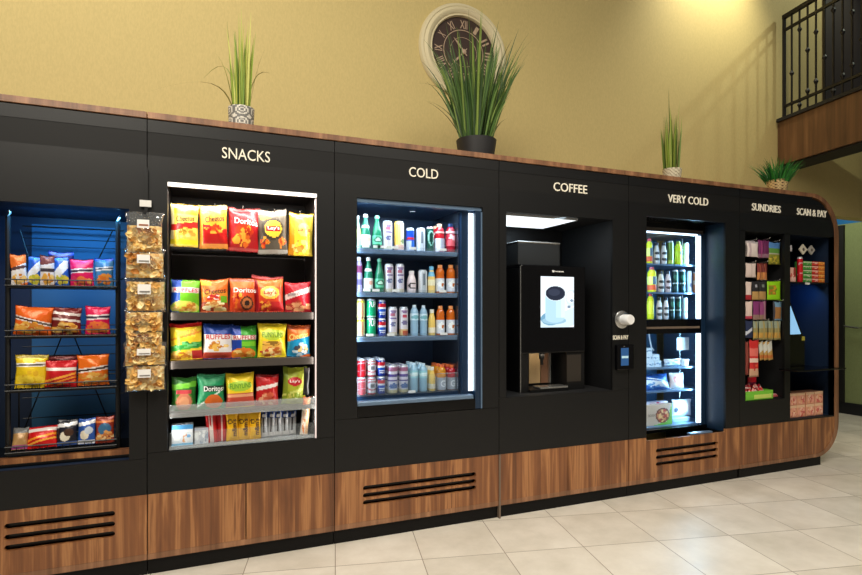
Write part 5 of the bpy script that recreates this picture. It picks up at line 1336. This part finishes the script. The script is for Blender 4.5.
sund('red and orange pack on the right of the second row pair', 762, 767, 263, 280, card((116, 44, 40), ('band', 0, .45, (200, 130, 70)), ('side', .4, .6, (170, 100, 70))), .0)
sund('white pack with red base at the left of the third row', 745.5, 751.5, 281.5, 300, card((228, 206, 198), ('band', 0, .26, (176, 40, 50))), -.02)
sund('black and gold pack, left one in the third row', 752, 759, 281, 300, card((36, 34, 40), ('band', 0, .42, (190, 150, 90)), ('ell', .5, .75, .2, .1, (170, 170, 180))), -.01)
sund('black and gold pack, right one in the third row', 759, 766, 281, 300, card((40, 38, 42), ('band', 0, .46, (180, 140, 84)), ('ell', .5, .75, .16, .1, (120, 130, 120))), .0)
sund('bright lime green pack at the right of the third row', 767, 780.8, 281, 300, card((150, 214, 24), ('box', .05, .62, .3, .75, (170, 120, 40)), ('speck', .35, .5, .3, .2, [(206, 150, 40), (110, 140, 30), (190, 90, 30)], .8)), .0)
sund('white and pink pack at the left of the fourth row', 745.3, 752.4, 301, 319, card((232, 206, 196), ('band', 0, .16, (200, 60, 90))), -.02)
sund('purple pack, left one in the fourth row', 753, 759.5, 301, 320, card((130, 50, 110), ('band', 0, .3, (150, 120, 110))), -.01)
sund('purple pack, right one in the fourth row', 759.5, 766, 301, 320, card((146, 66, 120), ('band', 0, .3, (150, 120, 100)), ('side', .6, .8, (170, 130, 140))), .0)
sund('slim blue and tan pack at the right of the fourth row', 773, 782, 301.5, 321, card((120, 160, 190), ('band', .1, .7, (170, 120, 70)), ('side', 0, .2, (60, 60, 70)), ('side', .8, 1, (130, 170, 190))), .0)
sund('navy and white pack at the left of the fifth row', 745.3, 752.6, 320.5, 338, card((34, 44, 80), ('band', .3, .5, (210, 214, 226), .3)), -.02)
for k, (a, c, nm) in enumerate(((753, 758.4, 'first after the navy pack'), (758.8, 767.8, 'widest one'), (768.2, 773.8, 'third along'), (774.2, 780.6, 'rightmost'))):
    sund('pale gold pack in the fifth row, ' + nm, a, c, 320.5, 340, card((150, 140, 90), ('band', .62, 1, (150, 160, 140)), ('band', .1, .4, (196, 150, 70)), ('side', .4, .6, (170, 150, 90))), -.012 * (k % 2))
sund('narrow red strip pack at the far left of the bottom hooks', 745.4, 749, 341, 375, card((150, 70, 60), ('side', .4, .6, (206, 120, 100))), .01)
sund('tall red pack on the bottom left hook', 749.3, 758.6, 339.5, 377, card((206, 40, 40), ('band', .55, .8, (226, 110, 100)), ('band', .40, .5, (236, 206, 190)), ('band', .0, .2, (206, 160, 130)), ('speck', .5, .3, .3, .1, [(226, 90, 50), (180, 30, 40)], .8)), -.02)
for k, (a, c, nm) in enumerate(((759.8, 764.6, 'left'), (764.2, 768.8, 'middle'), (768.4, 773.2, 'right'))):
    sund('gold and white pack on the low tilted hook, %s of the three' % nm, a, c, 341, 360, card((190, 150, 80), ('band', .5, .95, (206, 206, 196), .2), ('band', .1, .3, (196, 110, 50))), -.01 * k, roll=-.12)
for k, (px, py) in enumerate(((751, 240.5), (764, 239.5), (774, 241.5), (750, 262.5), (762, 262.5), (759, 280.5), (774, 280.5), (759, 300.5), (777, 301), (763, 320), (754, 339), (766, 340.5))):
    zz = Z(px, py, SY) + .002
    hk.tube([(X(px, SY), .49, zz), (X(px, SY), SY - .05, zz), (X(px, SY), SY - .055, zz + .01)], .003, 6)
hk.build('hooks', 'steel', u6, smooth=True)
zf6 = O6[2] + .001
tr = thing('candy_tray', (X(759, SY), SY, zf6), 'lime green card tray holding red sweets at the foot of the SUNDRIES hooks', 'tray')
tx0, tx1, tz1 = X(745.8, .025), X(773, .025), Z(759, 391, .025)
m = MB(); m.box(tx0, tx1, .025, .031, zf6, tz1); m.box(tx0, tx1, .165, .171, zf6, tz1); m.box(tx0, tx0 + .006, .031, .165, zf6, tz1); m.box(tx1 - .006, tx1, .031, .165, zf6, tz1); m.box(tx0, tx1, .025, .171, zf6, zf6 + .004)
m.build('tray_walls', ink((120, 196, 60)), tr)
MB().box(tx0 + (tx1 - tx0) * .3, tx1 - .02, .023, .0249, zf6 + .012, zf6 + (tz1 - zf6) * .6).build('tray_print', ink((206, 226, 110)), tr)
r = random.Random(5)
for k in range(16):
    xx = tx0 + .035 + (tx1 - tx0 - .07) * ((k % 6) + .5 * (k // 6 % 2)) / 6; yy = .055 + .04 * (k // 6)
    zz = tz1 - .035 + .024 * (k // 6)
    c = [(190, 40, 44), (206, 70, 60), (226, 150, 140), (150, 20, 40)][k % 4]
    bag('wrapped_sweet', 'small wrapped red sweet in the heap filling the lime green tray', 'sweets', xx, yy, zz, .05, .06, .022, [c, ('band', .35, .6, (236, 200, 190), r.uniform(-.5, .5))], nu=8, nv=8, roll=r.uniform(-.7, .7), group='red sweets in the green tray', seed=k, lean=.2)
bag('wrapped_sweet', 'red sweet bag leaning up behind the tray of sweets', 'sweets', X(753, .13), .14, Z(753, 391, .13), .12, .13, .03, [(196, 24, 44), ('band', .4, .6, (120, 20, 60))], nu=10, nv=10, seed=3)
bag('wrapped_sweet', 'flat pink packet lying right of the lime green tray', 'sweets', X(778, .08), .09, zf6, .12, .05, .02, [(200, 90, 96), ('band', .4, .6, (226, 160, 160))], nu=10, nv=8, lean=1.0, seed=4)

# ------------------------------------------------------------------ scan and pay bay
QY = .05
zq = Z(806, 282.3, QY)
mbox('product_shelf', 'black_metal', u6, O7[0], O7[1], QY - .03, .48, zq - .012, zq - .001)
MB().box(X(805, QY - .03), X(809.2, QY - .03), QY - .036, QY - .031, zq - .022, zq - .004).build('price_tag', 'tag_white', u6)
for k, (a, c, yt, yb) in enumerate(((799.5, 807.4, 244, 254.3), (808.2, 815.2, 245, 254.5))):
    xm, zm, hw, hz = (X(a, QY) + X(c, QY)) / 2, (Z(a, yt, QY) + Z(a, yb, QY)) / 2, (X(c, QY) - X(a, QY)) / 2, (Z(a, yt, QY) - Z(a, yb, QY)) / 2
    t = thing('diamond_tag', (xm, QY, zm - hz), ('left', 'right')[k] + ' one of two pale diamond shaped packs hanging at the top of SCAN & PAY', 'pack', 'diamond packs in the pay bay')
    MB().prism([(xm - hw, zm), (xm, zm - hz), (xm + hw, zm), (xm, zm + hz)], QY, QY + .012).build('diamond', ink((206, 198, 180) if k == 0 else (160, 156, 150)), t)
    MB().ball((xm, QY - .001, zm), hw * .28, (1, .2, 1)).build('dot', ink((90, 80, 72)), t)
px_bag('sundry_pack', 'narrow white pack at the left edge above the coloured boxes in SCAN & PAY', 'pack', 789.8, 792, 245, 251.5, QY, [(200, 196, 200)], d=.015, nu=6, nv=10)
carton('sundry_carton', 'white and red carton at the left end of the pay bay shelf', 'carton', X(789.6, QY), X(796, QY), QY, QY + .06, zq, Z(793, 267.5, QY), [(232, 180, 164), ('box', .62, 1, .35, 1, (150, 40, 36)), ('speck', .4, .3, .4, .25, [(240, 200, 190), (210, 90, 80)], .5)])
o = drink('slim', 'cola_red', 796.8, 803, 257, 0, 'dark red can between the white carton and the green boxes in SCAN & PAY', None, Y=QY + .02, zlist=[zq])
hh = (Z(814, 261.5, QY) - zq) / 5
on = ['bottom', 'second from bottom', 'middle', 'second from top', 'top']
for k in range(5):
    for j, (a, c, c0, c1, nm) in enumerate(((803.6, 812, (70, 150, 60), (196, 206, 170), 'green'), (812.4, 818.6, (206, 50, 40), (240, 190, 170), 'red'), (819, 824.8, (226, 120, 40), (240, 180, 90), 'orange'))):
        carton('snack_carton', '%s box, %s of its stack on the SCAN & PAY shelf' % (nm, on[k]), 'carton', X(a, QY), X(c, QY), QY, QY + .08, zq + k * hh + .0005, zq + (k + 1) * hh - .0005,
               [c0, ('band', .62, .9, c1), ('speck', .6, .45, .3, .2, [c1, c0], .6), ('band', 0, .12, tuple(int(v * .6) for v in c0))], nu=8, nv=8, group='small boxes stacked in the pay bay')
# pay terminal: wedge stand with tilted screen, seen from its side
ps = thing('pay_terminal', (X(800, .2), .25, O7[2] + .42), 'black tilted self checkout terminal with light blue screen in SCAN & PAY', 'terminal')
zsf = Z(815, 368, .02)
xa = O7[0]
mbox('counter', 'black_gloss', u6, O7[0], O7[1], .02, .49, zsf - .012, zsf)
tag(MB().box(X(790, -.10), X(846.5, -.17), -.17, -.001, Z(846, 368.5, -.17) - .006, Z(846, 368.5, -.17) + .006, bev=.003).build('pay_ledge', 'black_gloss', None, origin=(5.0, -.08, Z(846, 368.5, -.17))), 'thin black ledge sticking out in front of the SCAN & PAY bay', 'ledge')
ps.location = (xa + .15, .25, zsf)
TYY = .05
p1, p2, p3 = (X(790.2, TYY), Z(790.2, 306, TYY)), (X(800.6, TYY), Z(800.6, 334, TYY)), (X(790.2, TYY), Z(790.2, 334.5, TYY))
MB().prism([(p1[0] + .0, p1[1] + .05), (p2[0] + .06, p2[1] - .05), (p2[0] + .06, zsf + .001), (p3[0], zsf + .001)], TYY + .004, .40).build('stand', 'black_gloss', ps)
MB().prism([p1, p3, p2], TYY - .004, TYY + .003).build('screen', 'pay_screen', ps)
MB().box(X(802, TYY), X(804.6, TYY), TYY - .003, TYY + .003, Z(803, 340.5, TYY), Z(803, 336.5, TYY)).build('sticker', ink((170, 160, 60)), ps)
g = 'pink noodle packs at the bottom of the pay bay'
zn = O7[2] + .001
hn = (Z(806, 392.5, .03) - zn) / 2
for k in range(2):
    for j, (a, c) in enumerate(((789.6, 797.4), (797.8, 805.6), (806.6, 814.8), (815.2, 823.4))):
        nm = ('leftmost', 'second from the left', 'third from the left', 'rightmost')[j]
        carton('noodle_pack', '%s pink noodle pack in the %s row of SCAN & PAY' % (nm, ('lower', 'upper')[k]), 'pack', X(a, .03), X(c, .03), .03, .15, zn + k * hn + .0005, zn + (k + 1) * hn - .0005,
               [(214, 150, 120), ('band', .78, 1, (226, 186, 150)), ('ell', .5, .42, .4, .36, (232, 160, 140)), ('speck', .5, .4, .34, .3, [(240, 196, 170), (206, 100, 90), (230, 170, 130)], .6)], nu=10, nv=10, group=g)
area('pay_light', ((O7[0] + O7[1]) / 2 + .1, .12, 1.62), .2, 1.2, (.10, .38, 1.0), (5.1, .49, 1.2), .05)
area('rack_light', (-.62, .10, O1[3] - .03), .5, 5, (.10, .45, .95), (-.65, .48, 1.25), .05)

# ------------------------------------------------------------------ clock
CXk, CZk, CRk = 1.976, 3.531, .396
ck = thing('wall_clock', (CXk, WY, CZk), 'large round clock with cream frame and brown dial on the khaki wall', 'clock')
m = MB(); m.lathe([(CRk, 0), (CRk, .012), (CRk - .012, .03), (CRk - .03, .035), (CRk - .038, .03), (CRk - .06, .045), (CRk - .085, .038), (CRk - .092, .028), (CRk - .105, .03), (CRk - .112, .018), (CRk - .112, .004)], 64, (CXk, WY, CZk), 'y')
m.bm.faces.ensure_lookup_table(); 
for f in [f for f in m.bm.faces if len(f.verts) > 6]: m.bm.faces.remove(f)
m.build('frame', 'cream_frame', ck, smooth=True)
m = MB(); m.lathe([(CRk - .112, 0), (CRk - .112, .006), (0, .006)], 64, (CXk, WY, CZk), 'y'); m.build('dial', 'dial_brown', ck)
def ringm(r0, r1, nm):
    m = MB(); m.lathe([(r1, .006), (r1, .0085), (r0, .0085), (r0, .006)], 64, (CXk, WY, CZk), 'y')
    for f in [f for f in m.bm.faces if len(f.verts) > 6]: m.bm.faces.remove(f)
    m.build(nm, 'numeral_tan', ck)
ringm(.176, .182, 'minute_ring'); ringm(.118, .121, 'inner_ring')
for k, tx in enumerate(('XII', 'I', 'II', 'III', 'IIII', 'V', 'VI', 'VII', 'VIII', 'IX', 'X', 'XI')):
    a = k * PI / 6; wd_ = .012 + .018 * len(tx)
    def fn(s, t, a=a, wd_=wd_):
        lx, lz = (s - .5) * wd_, .192 + .068 * t
        return Vector((lx * math.cos(a) + lz * math.sin(a), -.009, -lx * math.sin(a) + lz * math.cos(a)))
    text_map('numeral', tx, fn, 'numeral_tan', ck, bold=.01)
def hand(nm, a, L, w):
    a = math.radians(a); dx, dz = math.sin(a), math.cos(a)
    pts = [(-w * .4, -.04), (-w, L * .55), (0, L), (w, L * .55), (w * .4, -.04)]
    MB().prism([(CXk + x * dz + z * dx, CZk - x * dx + z * dz) for x, z in pts], WY - .018, WY - .014).build(nm, 'numeral_tan', ck)
hand('hour_hand', 318, .14, .009); hand('minute_hand', 222, .19, .008)
m = MB(); m.lathe([(.02, .006), (.02, .02), (.012, .024), (0, .024)], 20, (CXk, WY, CZk), 'y'); m.build('hub', 'numeral_tan', ck, smooth=True)

# ------------------------------------------------------------------ plants on the top board
def grass(par, cx, cy, z0, n, r0, hmin, hmax, spread, cols, wdt, seed, droop=.25, extra=()):
    r = random.Random(seed); bm = bmesh.new(); fc = []
    specs = []
    for k in range(n):
        a = r.uniform(0, 2 * PI); q = math.sqrt(r.random())
        specs.append((a, q * r0, r.uniform(hmin, hmax) * (1.08 - .35 * q * r.random()), spread * (q * .8 + r.uniform(0, .35)), r.uniform(.2, 1) * droop, r.choice(cols)))
    for e in extra: specs.append(e)
    for a, q, h, sp, dr, c in specs:
        bx, by = cx + q * math.cos(a), cy + q * math.sin(a)
        da = a + r.uniform(-.5, .5); dx, dy = math.cos(da), math.sin(da)
        pa = r.uniform(0, PI); wx, wy = math.cos(pa), math.sin(pa) * .6
        prev = None; N = 9
        for i in range(N + 1):
            t = i / N
            out = sp * h * (t + dr * 1.6 * t ** 3); zz = z0 + h * (t - dr * .55 * t ** 3)
            w = wdt * (1 - t ** 2.2) * (.55 + .45 * min(1, t * 4)) + .0004
            p = Vector((bx + dx * out, by + dy * out, zz))
            p.y = min(p.y, WY - .01)
            cur = (bm.verts.new(p + Vector((wx * w, wy * w, 0))), bm.verts.new(p + Vector((0, -w * .25, 0))), bm.verts.new(p - Vector((wx * w, wy * w, 0))))
            if prev:
                for s in (0, 1): bm.faces.new((prev[s], prev[s + 1], cur[s + 1], cur[s])); fc.append(c)
            prev = cur
    bmesh.ops.translate(bm, vec=-par.location, verts=bm.verts)
    me = bpy.data.meshes.new('grass_blades'); bm.to_mesh(me); bm.free(); paint(me, fc)
    for p in me.polygons: p.use_smooth = True
    return link('grass_blades', me, 'printed_card', par)

def pot_mesh(prof, r, h, fn, seg=48, nz=24):
    pr = []
    for i in range(nz + 1):
        t = i / nz
        pr.append(((prof[0] + (prof[1] - prof[0]) * t) * r, t * h))
    bm = bmesh.new(); rings = [[bm.verts.new((q * math.sin(2 * PI * k / seg), -q * math.cos(2 * PI * k / seg), z)) for k in range(seg)] for q, z in pr + [(pr[-1][0] * .9, h), (pr[-1][0] * .88, h - .015)]]
    cols = []
    for i in range(len(rings) - 1):
        for k in range(seg):
            bm.faces.new((rings[i][k], rings[i][(k + 1) % seg], rings[i + 1][(k + 1) % seg], rings[i + 1][k]))
            cols.append(fn((k + .5) / seg, min(1, (i + .5) / nz)))
    bm.faces.new(rings[0][::-1]); cols.append(fn(0, 0))
    me = bpy.data.meshes.new('pot'); bm.to_mesh(me); bm.free(); paint(me, cols)
    for p in me.polygons: p.use_smooth = True
    me.set_sharp_from_angle(angle=math.radians(50))
    return me

def plant(label, px, pyt, wpx, prof, fn, mat, gargs, top_soil=True):
    Y = .10
    t = TT(px, Y); r = wpx / 2 * t / F
    Yc = r + .012
    x = X(px, Yc); h = Z(px, pyt, Yc - r) - ZT1
    p = thing('potted_grass', (x, Yc, ZT1 + .0005), label, 'plant')
    me = pot_mesh(prof, r / max(prof), h, fn); link('pot', me, mat, p)
    m = MB(); m.lathe([(prof[1] * r / max(prof) * .89, 0), (0, .004)], 24, (x, Yc, ZT1 + h - .018)); m.build('soil', 'soil', p)
    grass(p, x, Yc, ZT1 + h - .02, **gargs)
    return x, Yc, h
GY = [(150, 160, 50), (128, 150, 44), (170, 176, 70), (104, 132, 40), (186, 186, 90)]
GD = [(66, 98, 36), (50, 80, 32), (88, 118, 44), (40, 64, 28), (118, 140, 60), (70, 96, 40)]
GM = [(120, 140, 40), (100, 124, 36), (140, 152, 54), (84, 106, 36)]
GG = [(30, 110, 36), (24, 90, 30), (48, 130, 44), (20, 74, 28)]
def deco(u, v):
    uu, vv = (u * 5 + .5) % 1 - .5, (v * 1.7 + .2) % 1 - .5
    d = math.hypot(uu, vv)
    return (214, 208, 196) if (.30 < d < .40 or .12 < d < .2 or d > .56) else (112, 110, 106)
plant('tall yellow green grass in a grey and white patterned pot above SNACKS', 241.3, 104.5, 25, (.94, 1.0), deco, 'printed_card',
      dict(n=84, r0=.05, hmin=.26, hmax=.56, spread=.06, cols=GY, wdt=.0055, seed=3, droop=.25,
           extra=((PI, .04, .34, .35, 1.7, (120, 110, 50)), (PI * .95, .04, .40, .16, .4, (140, 140, 60)), (0, .04, .44, .16, .2, (130, 130, 70)), (0, 0, .60, .0, .0, (160, 170, 64)), (2, .015, .58, .02, .0, (150, 160, 60)), (4, .015, .55, .02, .0, (150, 160, 60)), (5, .02, .5, .02, .0, (170, 176, 70)), (0.2, .03, .52, .14, 1.2, (150, 150, 80)), (2.8, .02, .56, .12, 1.2, (150, 150, 80)), (.1, .02, .57, .03, .1, (170, 176, 70)), (1, .01, .55, .02, .1, (160, 170, 64)))))
plant('bushy dark green grass in a low black pot in front of the clock', 476.3, 134, 41, (.86, 1.0), lambda u, v: (30, 29, 31), 'printed_card',
      dict(n=440, r0=.105, hmin=.36, hmax=.80, spread=.30, cols=GD, wdt=.0085, seed=11, droop=.30,
           extra=((PI, .08, .40, .45, .5, (70, 80, 40)), (PI * 1.02, .1, .30, .62, .3, (80, 80, 44)), (0, .08, .80, .14, .0, (90, 110, 50)), (.1, .07, .76, .12, .0, (70, 100, 44)), (.05, .1, .30, .5, .3, (110, 110, 60)), (PI, .07, .52, .34, .5, (90, 100, 50)), (PI, .05, .62, .3, .8, (90, 100, 50)), (2, .02, .5, .1, .1, (150, 170, 70)), (4, .05, .55, .12, .1, (150, 170, 70)), (5, .05, .5, .2, .1, (140, 166, 70)))))
plant('slim yellow green grass in a small pale speckled pot above VERY COLD', 672, 166.5, 18, (.9, 1.0), lambda u, v: (206, 196, 170) if (int(u * 40) + int(v * 9)) % 3 else (150, 138, 112), 'printed_card',
      dict(n=60, r0=.06, hmin=.26, hmax=.52, spread=.06, cols=GM, wdt=.008, seed=5, droop=.12, extra=((2, .01, .68, .03, .0, (90, 100, 40)), (0, .03, .60, .12, .0, (150, 150, 70)))))
def gold(u, v):
    i = int(v * 8); uu = (u * 14 + .5 * (i % 2)) % 1 - .5; vv = (v * 8) % 1 - .5
    return (90, 58, 36) if abs(uu) * 1.1 + abs(vv) < .36 else (226, 196, 140)
plant('short bright green grass in a gold dotted pot at the right end of the top', 777.5, 177.5, 19.5, (.8, 1.0), gold, 'printed_can',
      dict(n=320, r0=.09, hmin=.11, hmax=.22, spread=.60, cols=GG, wdt=.005, seed=8, droop=.3))
